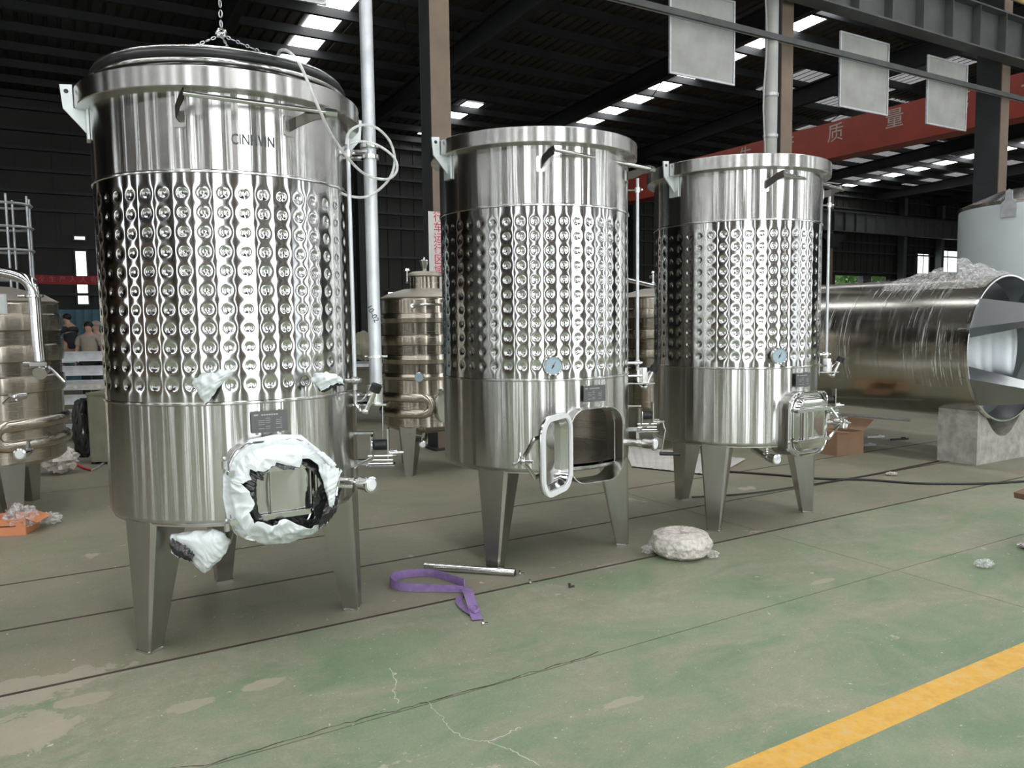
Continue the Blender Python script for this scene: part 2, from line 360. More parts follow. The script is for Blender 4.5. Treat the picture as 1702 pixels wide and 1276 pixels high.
# ------------------------------------------------------------------ floor: slabs with open joints, rails, yellow line
fl = sempty('floor')
UJ = [-26, -19.35, -13.35, -7.35, -1.35, 4.65, 10.65, 16.65, 22.65, 28.65, 40.65, 58]
VJ = [-9, -6, -3, 0, 3.0, 4.085, 4.985, 5.885, 9, 12, 16, 20, 25, 31]
put('base', MB().hbox(-26, 58, -9, 31, -.30, -.045), 'colside', fl)
for i in range(len(UJ)-1):
    for j in range(len(VJ)-1):
        g = .0035 if VJ[j] != 4.085 else .005
        b0 = .0035 if (VJ[j] in (0, 3.0)) else .009
        b1 = .0035 if (VJ[j+1] in (0, 3.0)) else .009
        put('slab', MB().hbox(UJ[i]+g, UJ[i+1]-g, VJ[j]+b0, VJ[j+1]-b1, -.045, 0), 'floor', fl)
put('rail_strip', MB().hbox(-20, 40, 4.074, 4.094, -.04, .002), 'rail', fl)
put('rail_strip', MB().hbox(-20, 40, 4.973, 4.995, -.04, .001), 'rail', fl)
put('rail_strip', MB().hbox(-20, 40, 5.874, 5.896, -.04, .001), 'rail', fl)
def crack(pts, w_, mat):
    k = MB(); Q = []
    for a, b_ in zip(pts[:-1], pts[1:]):
        for q in range(10): Q.append((a[0]+(b_[0]-a[0])*q/10+random.uniform(-3, 3)*.9, a[1]+(b_[1]-a[1])*q/10+random.uniform(-1.6, 1.6)))
    W = []
    for q in Q: u_, v_ = g_hall(*q); W.append(hall(u_, v_))
    for i in range(len(W)-1):
        d = (W[i+1]-W[i]).normalized().cross(ZU_)*w_*random.uniform(.4, 1.3); e = ZU_*.0006
        k.add([W[i]-d+e, W[i]+d+e, W[i+1]+d+e, W[i+1]-d+e], [(0, 1, 2, 3)])
    o = put('crack', k, mat, fl); o['kind'] = 'stuff'
ZU_ = Vector((0, 0, 1))
crack([(712, 1168), (735, 1192), (748, 1212), (775, 1228), (812, 1232), (850, 1246), (900, 1274)], .0022, 'mat')
crack([(650, 1112), (658, 1132), (654, 1150), (664, 1172)], .0022, 'mat'); crack([(812, 1232), (845, 1218), (868, 1206)], .003, 'mat')
crack([(0, 1310), (150, 1285), (340, 1273), (470, 1232), (600, 1195), (740, 1160), (880, 1118), (1010, 1080)], .0035, 'rail')
struct('trim_1', MB().hbox(-9, 30, 1.83, 1.975, -.002, .0012), 'line')

# ------------------------------------------------------------------ walls
def rz_at(v): return 10.4 - .05*abs(v-9.0)
def wall_far():
    wl = sempty('wall_far')
    mb = MB()
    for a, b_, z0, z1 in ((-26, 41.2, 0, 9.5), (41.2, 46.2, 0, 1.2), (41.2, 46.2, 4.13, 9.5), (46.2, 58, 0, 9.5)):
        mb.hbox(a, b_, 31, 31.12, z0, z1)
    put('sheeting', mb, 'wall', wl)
    mb = MB()
    for k in range(int(84/.6)):                       # ribs of the wall sheeting
        u = -26+k*.6
        if 41.1 < u < 46.3: mb.hbox(u, u+.12, 30.96, 31, 4.2, 9.3)
        else: mb.hbox(u, u+.12, 30.96, 31, 0, 9.3)
    o = put('sheet_rib', mb, 'wall', wl); o['kind'] = 'stuff'
    for z in (1.2, 2.7, 4.3, 5.5, 6.1, 6.8, 7.5, 8.1, 8.8): put('wall_girt', MB().hbox(-26, 58, 30.74, 30.95, z, z+.09), 'colside', wl)
wall_far()
wl = sempty('wall_right'); put('sheeting', MB().hbox(58, 58.2, -9, 31, 0, 10.4), 'wall', wl)
wl = sempty('wall_left'); put('sheeting', MB().hbox(-26.2, -26, -9, 31, 0, 10.4), 'wall', wl)
put('plaster_dado', MB().hbox(-26, -25.9, -9, 31, 0, 4.2), 'card', wl)  # unseen brown band added for warm reflections in the tanks
for q, v_ in enumerate((-6, -1.5, 3.5, 9, 15)):
    wdw = sempty('window_%d' % (60+q)); put('pane', MB().hbox(-25.88, -25.85, v_, v_+.7, .5, 6.8), 'pane', wdw); put('window_frame', MB().hbox(-25.9, -25.8, v_-.06, v_, .4, 6.9).hbox(-25.9, -25.8, v_+.7, v_+.76, .4, 6.9), 'girder', wdw)  # unseen windows added for thin bright streaks on the tanks
# near wall, behind the camera: brick to sill height, unseen windows sized and placed for reflected streaks, two loading doors
wn = sempty('wall_near')
WINS = []
u = -22.0
doors = [(14.8, 17.2)]
mb = MB(); pier = MB(); frames = []
WINS = [(a, a+b_) for a, b_ in ((-20, 1.4), (-14.5, 1.0), (-9.6, 1.4), (-6.6, .3), (-4.4, 1.7), (-1.3, .3), (.9, 2.0), (4.5, .35), (6.6, 1.7), (9.9, .3), (11.6, 1.3),
        (18.4, 1.2), (22.5, 1.6), (27.5, .5), (30, 1.8), (37, 1.6), (44, 2))]
edges = sorted([(a, b_, 'w') for a, b_ in WINS] + [(a, b_, 'd') for a, b_ in doors])
x = -26
for a, b_, k in edges:
    mb.hbox(x, a, -9.25, -9, 0, 7.2)
    if k == 'w': mb.hbox(a, b_, -9.25, -9, 0, .3)
    else: mb.hbox(a, b_, -9.25, -9, 4.5, 7.2)
    x = b_
mb.hbox(x, 58, -9.25, -9, 0, 7.2)
o = put('brickwork', MB(), 'brick', wn); me = mb.mesh('brickwork', 'brick'); me.transform(Matrix.Rotation(-AX, 4, 'Z')); o.data = me; o.rotation_euler.z = AX
put('upper_sheeting', MB().hbox(-26, 58, -9.2, -9.05, 7.2, 10.2), 'wall', wn)
for i, (a, b_) in enumerate(WINS):
    wdw = sempty('window_%d' % (i+1)); put('pane', MB().hbox(a+.04, b_-.04, -9.16, -9.13, .34, 7.16), 'pane', wdw)
    fm = MB()
    for q in ((a, a+.05, .3, 7.2), (b_-.05, b_, .3, 7.2), (a, b_, .3, .35), (a, b_, 7.15, 7.2), (a, b_, 2.9, 2.96), (a, b_, 5.0, 5.06)): fm.hbox(q[0], q[1], -9.18, -9.06, q[2], q[3])
    put('window_frame', fm, 'white', wdw)
for u in (-12, -2.4, 5.4, 9.6, 18, 25):
    put('pilaster', MB().hbox(u, u+.35, -9, -8.75, 0, 8), 'concrete', wn)
for n_, (a, b_) in enumerate(doors):
    d = sempty('door_%d' % (n_+1)); fm = MB()
    for q in ((a, a+.12, 0, 4.5), (b_-.12, b_, 0, 4.5), (a, b_, 4.38, 4.5)): fm.hbox(q[0], q[1], -9.2, -8.95, q[2], q[3])
    put('door_frame', fm, 'colface', d)
# far windows
def fwin(n, u0, u1, z0, z1, mull):
    wdw = sempty('window_%d' % n); put('pane', MB().hbox(u0, u1, 30.90, 30.93, z0, z1), 'panefar', wdw)
    f = MB(); t = .05
    for a in mull: f.hbox(a-.03, a+.03, 30.86, 30.95, z0, z1)
    f.hbox(u0-t, u0, 30.84, 30.99, z0-t, z1+t); f.hbox(u1, u1+t, 30.84, 30.99, z0-t, z1+t); f.hbox(u0, u1, 30.84, 30.99, z0-t, z0); f.hbox(u0, u1, 30.84, 30.99, z1, z1+t)
    put('window_frame', f, 'girder', wdw)
fwin(40, .93, 1.24, 2.42, 4.22, []); fwin(41, 49.3, 50.55, 4.38, 5.65, [49.95]); fwin(42, 51.38, 54.22, 4.55, 5.95, [52.75])
fwin(43, .93, 1.24, 4.62, 4.72, []); fwin(44, -5.3, -4.7, 2.2, 3.6, [-5.0]); fwin(45, 12.3, 12.9, 2.2, 2.9, [])
fwin(46, -3.0, -2.4, 2.2, 4.8, [-2.7]); fwin(47, 19.2, 19.8, 2.3, 3.1, [])
f = MB(); f.hbox(43.6, 44.4, 30.8, 31.2, 1.2, 4.13); wdw = sempty('window_50'); put('window_post', f, 'colside', wdw)
# tree outside that opening
tr = thing('tree', 'leafy green tree outside the low opening in the far wall', 'tree', hall(48.4, 34.5, 0))
put('trunk', MB().cyl((0, 0, 0), (0, 0, 2.6), .16, .09, 10), 'wood', tr)
mb = MB()
for k in range(7000):
    d = Vector((random.gauss(0, 1), random.gauss(0, 1), random.gauss(0, 1))); d.normalize(); d *= random.random()**.4
    p = Vector((d.x*4.6*U.x+d.y*1.2*V.x, d.x*4.6*U.y+d.y*1.2*V.y, 3.7+d.z*2.2)); a = Vector((random.gauss(0, 1), random.gauss(0, 1), random.gauss(0, 1))).normalized()*.13; b_ = a.cross(Vector((random.random(), random.random(), 1))).normalized()*.09
    mb.add([p-a, p+b_, p+a, p-b_], [(0, 1, 2, 3)])
o = put('foliage', mb, 'leaf', tr); o['kind'] = 'stuff'
struct('trim_2', MB().hbox(30, 58, 31.3, 40, -.3, -.02), 'concrete')

# ------------------------------------------------------------------ roof: ribbed sheets, roof lights, purlins, rafters
ce = sempty('ceiling')
STR = [(-11.6, .9, 0), (-5.6, .9, 0), (.45, .9, 0), (6.9, .85, 25), (12.45, .9, 0), (19.3, .85, 28), (30.4, .9, 0), (41.6, .9, 30.6)]
DIM = [(22.6, 23.8, 18, 20.5), (25.0, 27.6, 14, 21), (28.4, 31, 19, 26), (33.8, 37.4, 22, 30.4), (38, 40.5, 23.5, 30.4), (44.5, 47, 20, 29)]  # dim glowing patches standing in for skylight sheen on roof sheets
mb = MB(); prof = []
u = -26.0
while u < 58:
    prof += [(u, 0), (u+.22, 0), (u+.25, .045), (u+.30, .045)]; u += .33
prof.append((58, 0))
for va, vb in ((-9.2, 9), (9, 31.1)):
    z0, z1 = rz_at(va)+.12, rz_at(vb)+.12; k = len(mb.v)
    for uu, dz in prof: mb.v.append(tuple(hall(uu, va, z0+dz))); mb.v.append(tuple(hall(uu, vb, z1+dz)))
    for i in range(len(prof)-1): mb.f.append((k+2*i, k+2*i+1, k+2*i+3, k+2*i+2))
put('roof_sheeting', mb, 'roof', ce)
for uc, wd, vend in STR:
    for va, vb in ((-8.6, 8.6), (9.4, vend)):
        if vb <= va: continue
        k = MB(); z0, z1 = rz_at(va)+.085, rz_at(vb)+.085
        k.add([hall(uc-wd/2, va, z0), hall(uc+wd/2, va, z0), hall(uc+wd/2, vb, z1), hall(uc-wd/2, vb, z1),
               hall(uc-wd/2, va, z0+.02), hall(uc+wd/2, va, z0+.02), hall(uc+wd/2, vb, z1+.02), hall(uc-wd/2, vb, z1+.02)],
              [(0, 1, 2, 3), (7, 6, 5, 4), (0, 4, 5, 1), (1, 5, 6, 2), (2, 6, 7, 3), (3, 7, 4, 0)])
        put('roof_light', k, 'nearsky' if va < 0 else 'sky', ce)
k = MB(); z0, z1 = rz_at(26)+.085, rz_at(30.4)+.085
k.add([hall(13.6, 26, z0), hall(14.3, 26, z0), hall(14.3, 30.4, z1), hall(13.6, 30.4, z1), hall(13.6, 26, z0+.02), hall(14.3, 26, z0+.02), hall(14.3, 30.4, z1+.02), hall(13.6, 30.4, z1+.02)], [(0, 1, 2, 3), (7, 6, 5, 4), (0, 4, 5, 1), (1, 5, 6, 2), (2, 6, 7, 3), (3, 7, 4, 0)]); put('roof_light', k, 'sky', ce)
for ua, ub, va, vb in DIM:
    k = MB(); q = ua
    while q < ub:
        z0, z1 = rz_at(va)+.07, rz_at(vb)+.07
        k.add([hall(q, va, z0), hall(q+.21, va, z0), hall(q+.21, vb, z1), hall(q, vb, z1), hall(q, va, z0+.02), hall(q+.21, va, z0+.02), hall(q+.21, vb, z1+.02), hall(q, vb, z1+.02)],
              [(0, 1, 2, 3), (7, 6, 5, 4), (0, 4, 5, 1), (1, 5, 6, 2), (2, 6, 7, 3), (3, 7, 4, 0)]); q += .33
    put('roof_light', k, 'oldsky', ce, label='dirty translucent roof sheet')
v = -8.4
while v < 30.8:
    z = rz_at(v); put('purlin', MB().hbox(-26, 58, v-.04, v+.04, z-.16, z+.06).hbox(-26, 58, v-.04, v+.09, z-.17, z-.15), 'beamdark', ce); v += 1.45
def rafter(u):
    r = MB()
    for va, vb in ((9.0, 30.9), (-9, 9.0)):
        n = 2
        za, zb = rz_at(va), rz_at(vb)
        for (w_, t0, t1) in ((.24, -.20, -.17), (.24, -.95, -.91), (.03, -.95, -.17)):
            p = []
            for (vv, zz) in ((va, za), (vb, zb)):
                dep = 1.0 if abs(vv-9) < .1 else .62
                lo = t0 if t0 > -.5 else t0*dep; hi = t1 if t1 > -.5 else t1*dep
                for uu, z_ in ((u-w_/2, lo), (u+w_/2, lo), (u+w_/2, hi), (u-w_/2, hi)): p.append(hall(uu, vv, zz+z_))
            r.add(p, [(0, 1, 2, 3), (7, 6, 5, 4), (0, 4, 5, 1), (1, 5, 6, 2), (2, 6, 7, 3), (3, 7, 4, 0)])
    put('rafter', r, 'beamdark', ce)
CU = [4.30-6.45*k for k in range(1, 5)] + [4.30, 10.62, 17.0, 23.4, 29.8, 36.2, 44.66, 50.5]
for u in CU: rafter(u)
for k in range(14):                                  # thin sag rods and braces between rafters
    u = -8+k*3.1; v0 = 12+(k % 3)*3
    put('brace_rod', MB().cyl(hall(u, v0, rz_at(v0)-.15), hall(u+2.4, v0+4.3, rz_at(v0+4.3)-.15), .018, seg=6), 'beamdark', ce)

# columns -----------------------------------------------------------------
def hcol(u, v, z1, label, w_=.27, d=.30, group=None, facemat='colface'):
    t = thing('steel_column', label, 'column', hall(u, v, 0), group, AX)
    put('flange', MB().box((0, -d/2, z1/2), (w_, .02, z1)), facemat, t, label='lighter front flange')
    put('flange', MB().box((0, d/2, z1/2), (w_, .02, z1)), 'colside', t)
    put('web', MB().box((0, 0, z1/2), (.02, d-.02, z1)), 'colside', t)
    put('side_plate', MB().box((-w_/2+.012, 0, z1/2), (.014, d-.02, z1)), 'colside', t)  # dark plate added where the column recess is only shaded
    put('base_plate', MB().box((0, 0, .015), (w_+.14, d+.14, .03), bevel=.02), 'colside', t)
    return t
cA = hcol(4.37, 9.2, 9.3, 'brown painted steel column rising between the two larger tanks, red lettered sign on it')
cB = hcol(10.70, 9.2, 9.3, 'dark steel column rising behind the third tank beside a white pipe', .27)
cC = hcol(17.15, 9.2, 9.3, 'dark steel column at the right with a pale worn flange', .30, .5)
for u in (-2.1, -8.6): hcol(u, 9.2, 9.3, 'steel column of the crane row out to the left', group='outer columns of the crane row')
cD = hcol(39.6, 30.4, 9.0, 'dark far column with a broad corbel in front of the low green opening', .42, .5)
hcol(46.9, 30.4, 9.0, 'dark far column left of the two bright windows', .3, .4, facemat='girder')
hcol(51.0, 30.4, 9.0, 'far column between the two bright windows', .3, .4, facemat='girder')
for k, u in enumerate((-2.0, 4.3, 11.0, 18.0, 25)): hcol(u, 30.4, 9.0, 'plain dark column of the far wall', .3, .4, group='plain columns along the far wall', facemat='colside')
put('corbel', MB().prism([(-.9, .42), (.9, .42), (.9, .2), (.25, -.35), (-.25, -.35), (-.9, .2)], (0, -.27, 6.0), (1, 0, 0), (0, 0, 1), (0, -1, 0), .2), 'beamdark', cD)
# runway girders
def runway(v, u0, u1, z0, z1, label, step):
    t = thing('crane_girder', label, 'girder', hall(u0, v, z0), rz=AX); L = u1-u0; h_ = z1-z0
    put('top_flange', MB().box((L/2, 0, h_-.015), (L, .36, .03)), 'girder', t)
    put('bottom_flange', MB().box((L/2, 0, .015), (L, .30, .03)), 'girder', t)
    put('web', MB().box((L/2, 0, h_/2), (L, .014, h_-.06)), 'girder', t)
    n = int(L/step); st = None
    for k in range(n):
        st = put('stiffener', st.data if st else MB().box((0, -.09, h_/2), (.016, .16, h_-.06)), 'girder', t, ((k+.5)*step, 0, 0))
    put('crane_rail', MB().box((L/2, 0, h_+.05), (L, .07, .10)), 'beamdark', t)
    return t
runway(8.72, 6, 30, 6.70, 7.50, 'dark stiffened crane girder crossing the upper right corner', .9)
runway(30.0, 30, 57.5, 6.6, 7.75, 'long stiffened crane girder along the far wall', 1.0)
# yellow pipe along the near girder
yp = solo('yellow_pipe', MB().cyl(hall(9, 8.45, 7.72), hall(30, 8.45, 7.74), .05, seg=12), 'yellow', 'yellow pipe running along the dark girder at the top right corner', 'pipe')
# red crane bridge
rc = thing('bridge_crane', 'red overhead crane beam with pale Chinese characters', 'crane', hall(22.2, 9, 6.9), rz=AX)
put('beam', MB().box((.28, 10.6, .52), (.56, 20.8, 1.0), bevel=0), 'red', rc)
put('lower_ledge', MB().box((.28, 10.6, -.06), (.70, 20.8, .14)), 'red', rc)
put('top_rail', MB().box((.28, 10.6, 1.05), (.10, 20.8, .06)), 'beamdark', rc)
for vv in (.0, 20.9): put('end_carriage', MB().box((.28, vv, .45), (2.6, .35, .5), bevel=.05), 'red', rc)
for s, vv in zip('安全生产质量第一', (15.5, 13.55, 11.6, 9.7, 7.8, 5.75, 3.8, 1.9)):
    put_text('character', s, .62, 'fade', frame((-.004, vv, .62), (0, -1, 0), (0, 0, 1), (-1, 0, 0)), rc, .003)

# hanging panels on their rail
rail = thing('panel_rail', 'long grey angle rail carrying the white hanging panels', 'rail', hall(-1, 8.88, 6.06), rz=AX)
put('bar', MB().box((9.8, 0, .04), (19.6, .05, .09)), 'girder', rail); put('flat', MB().box((9.8, .03, .005), (19.6, .07, .012)), 'galv', rail)
PL = [(1.58, 2.90, 'white framed panel cut by the top edge above the first tank'), (8.08, 9.39, 'largest white framed panel hanging left of the white pipe'),
      (11.94, 13.27, 'middle white framed panel hanging right of the column'), (14.48, 15.78, 'smallest white framed panel beside the right column')]
for a, b_, lb in PL:
    t = thing('framed_board', lb, 'panel', hall((a+b_)/2, 8.97, 5.25), 'white panels on the overhead rail', AX); wd = b_-a
    put('fabric', MB().grid(lambda s, q: Vector(((s-.5)*(wd-.04), .004*math.sin(s*9+q*5), .02+q*1.23)), 12, 12), 'cloth', t)
    fr = MB()
    fr.box((-wd/2, 0, .635), (.03, .03, 1.27)); fr.box((wd/2, 0, .635), (.03, .03, 1.27)); fr.box((0, 0, .015), (wd, .03, .03)); fr.box((0, 0, 1.255), (wd, .03, .03))
    put('panel_frame', fr, 'galv', t)
    for sx in (-.35, .35): put('hook', MB().box((sx*wd, -.03, .84), (.03, .05, .06)), 'galv', t)
# white vertical pipe with a cord
wp = thing('white_pipe', 'white vertical pipe beside the dark column behind the third tank', 'pipe', hall(10.26, 8.99, 0))
put('pipe', MB().cyl((0, 0, 0), (0, 0, 9.6), .105, seg=18), 'pvc', wp)
for z in (4.55, 5.2): put('pipe_clamp', MB().lathe([(.106, z), (.12, z), (.12, z+.05), (.106, z+.05)], 20), 'galv', wp)
cd = [hall(10.05+.03*math.sin(k*.9), 8.93, 3.6+k*.28) for k in range(12)]
solo('pale_cable', MB().tube(cd, .014, 6), 'pvc', 'thin pale cable dangling left of the white pipe', 'cable')
# sign on column A
sg = thing('lettered_sign', 'white upright board with red Chinese characters on the brown column', 'sign', hall(4.27, 8.995, 2.02), rz=AX)
put('board', MB().box((0, 0, .5), (.26, .012, 1.0)), 'white', sg)
for k, s in enumerate('行车运行区域'): put_text('character', s, .135, 'signred', frame((0, -.008, .93-k*.132), (1, 0, 0), (0, 0, 1), (0, -1, 0)), sg, .001)
# high bay lamp
lm = thing('high_bay_lamp', 'round dark reflector lamp cut by the top edge above the brown column', 'lamp', (-.93, 10.85, 6.08))
put('reflector', MB().lathe([(.21, 0), (.225, .0), (.215, .05), (.12, .22), (.06, .26), (0, .26)], 32), 'galv', lm)
put('rim', MB().lathe([(.195, .0), (.215, -.012), (.232, 0), (.215, .014)], 32), 'galv', lm)
put('glass_cover', MB().lathe([(0, .012), (.195, .012)], 32), 'dial', lm); put('stem', MB().cyl((0, 0, .26), (0, 0, 3.9), .02, seg=8), 'beamdark', lm)

# ------------------------------------------------------------------ the three wine tanks
R, RR = .6634, .7247
Z_B, Z_S2, Z_S1, Z_RB, Z_T = .663, 1.268, 2.373, 2.7475, 2.840
def P3(a, r, z, t=0):
    a = math.radians(a); return Vector((math.cos(a)*r - math.sin(a)*t, math.sin(a)*r + math.cos(a)*t, z))
def fr(a):
    a = math.radians(a); n = Vector((math.cos(a), math.sin(a), 0)); t = Vector((-math.sin(a), math.cos(a), 0)); return n, t
_c = {}
def cached(k, f):
    if k not in _c: _c[k] = f()
    return _c[k]
def jacket_mesh():
    NC, SUB = 45, 18; nu = NC*SUB; NR = 11; dz = (2.272-1.358)/10
    zs = np.linspace(Z_S2, Z_S1, 218); th = np.arange(nu)/nu*2*np.pi
    T, Zz = np.meshgrid(th, zs)
    ph = (T/(2*np.pi)*NC) % 1; ph = np.where(ph > .5, ph-1, ph)*(2*np.pi*R/NC)
    k = np.clip(np.round((Zz-1.358)/dz), 0, 10); dzv = Zz-(1.358+k*dz)
    d = np.hypot(ph, dzv)
    h = .0042*(1-np.exp(-(d/.017)**4)) + .0022*(1-np.exp(-(d/.030)**2)) + .0012*np.exp(-(d/.008)**2)
    edge = np.clip(np.minimum(Zz-Z_S2, Z_S1-Zz)/.055, 0, 1); edge = edge*edge*(3-2*edge)
    h = (h-.0064)*edge
    rad = R-.001+h
    X = rad*np.cos(T); Y = rad*np.sin(T)
    co = np.stack([X, Y, Zz], -1).reshape(-1, 3)
    nv = len(zs); i = np.arange(nu); i2 = (i+1) % nu
    q = np.concatenate([np.stack([j*nu+i, j*nu+i2, (j+1)*nu+i2, (j+1)*nu+i], 1) for j in range(nv-1)])
    me = bpy.data.meshes.new('dimple_jacket'); me.vertices.add(len(co)); me.vertices.foreach_set('co', co.ravel())
    me.loops.add(q.size); me.loops.foreach_set('vertex_index', q.ravel().astype(np.int32)); me.polygons.add(len(q))
    me.polygons.foreach_set('loop_start', np.arange(0, q.size, 4, dtype=np.int32)); me.polygons.foreach_set('loop_total', np.full(len(q), 4, dtype=np.int32))
    me.update(); me.polygons.foreach_set('use_smooth', np.ones(len(q), dtype=bool)); me.materials.append(MT['jacket']); me.validate(); return me
MAN_A, MAN_R, MAN_Z, MAN_W, MAN_H = 302.0, .715, .838, .43, .49
def lower_shell(hole):
    nu, nz = 288, 40; zs = [Z_B+.035+(Z_S2-Z_B-.035)*j/nz for j in range(nz+1)]
    k = MB(); n, t = fr(MAN_A)
    for z in zs:
        for i in range(nu): a = 2*PI*i/nu; k.v.append((R*math.cos(a), R*math.sin(a), z))
    for j in range(nz):
        for i in range(nu):
            if hole:
                a = 2*PI*(i+.5)/nu; zc = (zs[j]+zs[j+1])/2; s = R*(math.cos(a)*t.x+math.sin(a)*t.y); f_ = math.cos(a)*n.x+math.sin(a)*n.y
                if f_ > 0 and abs(s) < MAN_W/2-.012 and abs(zc-MAN_Z) < MAN_H/2-.012:
                    dx, dy = abs(s)-(MAN_W/2-.13), abs(zc-MAN_Z)-(MAN_H/2-.13)
                    if not (dx > 0 and dy > 0 and math.hypot(dx, dy) > .118): continue
            k.f.append((j*nu+i, j*nu+(i+1) % nu, (j+1)*nu+(i+1) % nu, (j+1)*nu+i))
    return k
def leg_mb(a):
    n, t = fr(a); k = MB(); top, bot = [], []
    zt = Z_B+.03
    def ring(ro, ri, wo, wi, z, ch):
        return [n*ro - t*(wo/2-ch), n*ro + t*(wo/2-ch), n*(ro-ch) + t*wo/2, n*ri + t*wi/2, n*ri - t*wi/2, n*(ro-ch) - t*wo/2], z
    a_, _ = ring(.652, .44, .235, .21, zt, .022); b_, _ = ring(.664, .578, .10, .085, 0, .010)
    vs = [p+ZU*zt for p in a_]+[p for p in b_]
    k.add(vs, [tuple(range(6)), tuple(range(11, 5, -1))]+[(i, 6+i, 6+(i+1) % 6, (i+1) % 6) for i in range(6)])
    return k
def leg_foot(a):
    n, t = fr(a); k = MB(); c = n*.621
    k.prism([(-.045, -.05), (.045, -.05), (.045, .05), (-.045, .05)], c, n, t, ZU, .012); return k
def clampv(p, ax, r=.02, L=.012, mb=None):
    mb = mb or MB(); ax = Vector(ax).normalized(); mb.cyl(p-ax*L, p+ax*L, r, seg=14); return mb
def manway_neck():
    n, t = fr(MAN_A); k = MB(); o = n*.55+ZU*MAN_Z
    k.ringprism(rrect(MAN_W, MAN_H, .12), rrect(MAN_W-.012, MAN_H-.012, .115), o, t, ZU, n, MAN_R-.55)
    return k
def door_parts(parent, M):
    """door in its own frame: x = width (0 at the hinge), y = up, z = outward; M places it"""
    W, H = .42, .48
    def P(mb, name, mat, par, label=None):
        me = mb.mesh(name, mat); me.transform(M); return put(name, me, mat, par, label=label)
    ex, ey, ez = (1, 0, 0), (0, 1, 0), (0, 0, 1)
    d = MB(); cx = W/2+.01
    # pan: flange, sloped sides, four-sided pressed cross in the bottom
    rings = [(rrect(W, H, .12, 6, cx), 0), (rrect(W-.07, H-.07, .09, 6, cx), 0), (rrect(W-.11, H-.11, .06, 6, cx), .045), (rrect(W-.23, H-.25, .02, 6, cx), .052)]
    n = len(rings[0][0]); vs = [Vector((x_, y_, z_)) for P_, z_ in rings for x_, y_ in P_] + [Vector((cx, 0, .020))]
    fs = [(j*n+i, j*n+(i+1) % n, (j+1)*n+(i+1) % n, (j+1)*n+i) for j in range(3) for i in range(n)] + [(3*n+i, 3*n+(i+1) % n, 4*n) for i in range(n)]
    d.add(vs, fs); door = P(d, 'manway_door', 'mirror', parent)
    g = MB().ringprism(rrect(W+.005, H+.005, .12, 6, cx), rrect(W-.055, H-.055, .09, 6, cx), (0, 0, -.016), ex, ey, ez, .014); P(g, 'gasket', 'gasket', door, 'white rubber gasket')
    e = MB(); e.tube([Vector((x_, y_, .006)) for x_, y_ in rrect(W-.004, H-.004, .12, 6, cx)], .009, 8, closed=True)
    e.tube([Vector((x_, y_, .008)) for x_, y_ in rrect(W-.06, H-.06, .10, 6, cx)], .006, 8, closed=True); P(e, 'door_rim', 'fitting', door)
    for y in (-.115, .115):
        b_ = MB(); b_.box((cx-.02, y, .068), (W-.04, .026, .012)); b_.tube([(cx+W/2-.04, y, .068), (cx+W/2+.02, y*.4, .082), (cx+W/2+.075, y*.12, .085)], .012, 6)
        b_.cyl((.0, y, .05), (.0, y, .09), .014); P(b_, 'clamp_arm', 'fitting', door)
    b_ = MB()
    for xx in (cx-.13, cx-.10, cx-.035): b_.cyl((xx, -.115, .068), (xx, .115, .068), .006, seg=8)
    P(b_, 'tie_rod', 'fitting', door)
    b_ = MB(); hx = cx+W/2+.072; b_.cyl((hx, 0, .02), (hx, 0, .115), .010); b_.sphere((hx, 0, .085), .020); b_.cyl((hx, -.022, .085), (hx, .022, .085), .016)
    b_.cyl((hx, 0, .108), (hx+.075, -.012, .112), .007, .010, 10); b_.cyl((hx, 0, .108), (hx-.015, .045, .112), .007, .009, 10); b_.cyl((hx, 0, .108), (hx-.01, -.045, .112), .007, .009, 10); P(b_, 'star_handle', 'fitting', door)
    b_ = MB()
    for y in (-.15, .15): b_.cyl((-.012, y-.02, .01), (-.012, y+.02, .01), .013); b_.sphere((-.012, y+.03, .01), .011)
    P(b_, 'hinge', 'fitting', door)
    return door
def ballvalve(parent, p, ax, s=1.0, lever=None, cap=True):
    ax = Vector(ax).normalized(); side = ax.cross(ZU).normalized()
    b_ = MB(); b_.cyl(p-ax*.10*s, p+ax*.0, .017*s); b_.cyl(p-ax*.045*s, p-ax*.033*s, .03*s); b_.cyl(p, p+ax*.07*s, .036*s); b_.cyl(p+ax*.07*s, p+ax*.082*s, .040*s)
    b_.box(p-ax*.055*s+ZU*.05*s, (.02*s, .02*s, .05*s)); v_ = put('valve', b_, 'fitting', parent)
    b_ = MB(); lv = lever or side; q = p-ax*.055*s+ZU*.078*s; b_.tube([q, q+lv*.06*s+ZU*.012*s, q+lv*.17*s+ZU*.028*s], [.010*s, .008*s, .010*s], 8); put('lever', b_, 'fitting', v_)
    if cap:
        b_ = MB(); b_.lathe([(0, .0), (.034*s, .0), (.034*s, .008*s), (.024*s, .014*s), (0, .012*s)], 24, p+ax*.082*s, ax.to_track_quat('Z', 'Y').to_matrix()); put('end_cap', b_, 'gasket', v_, label='pale round end cap')
        b_ = MB().lathe([(.034*s, -.006*s), (.045*s, -.004*s), (.045*s, .010*s), (.034*s, .012*s)], 24, p+ax*.08*s, ax.to_track_quat('Z', 'Y').to_matrix()); put('clamp_ring', b_, 'fitting', v_)
    return v_

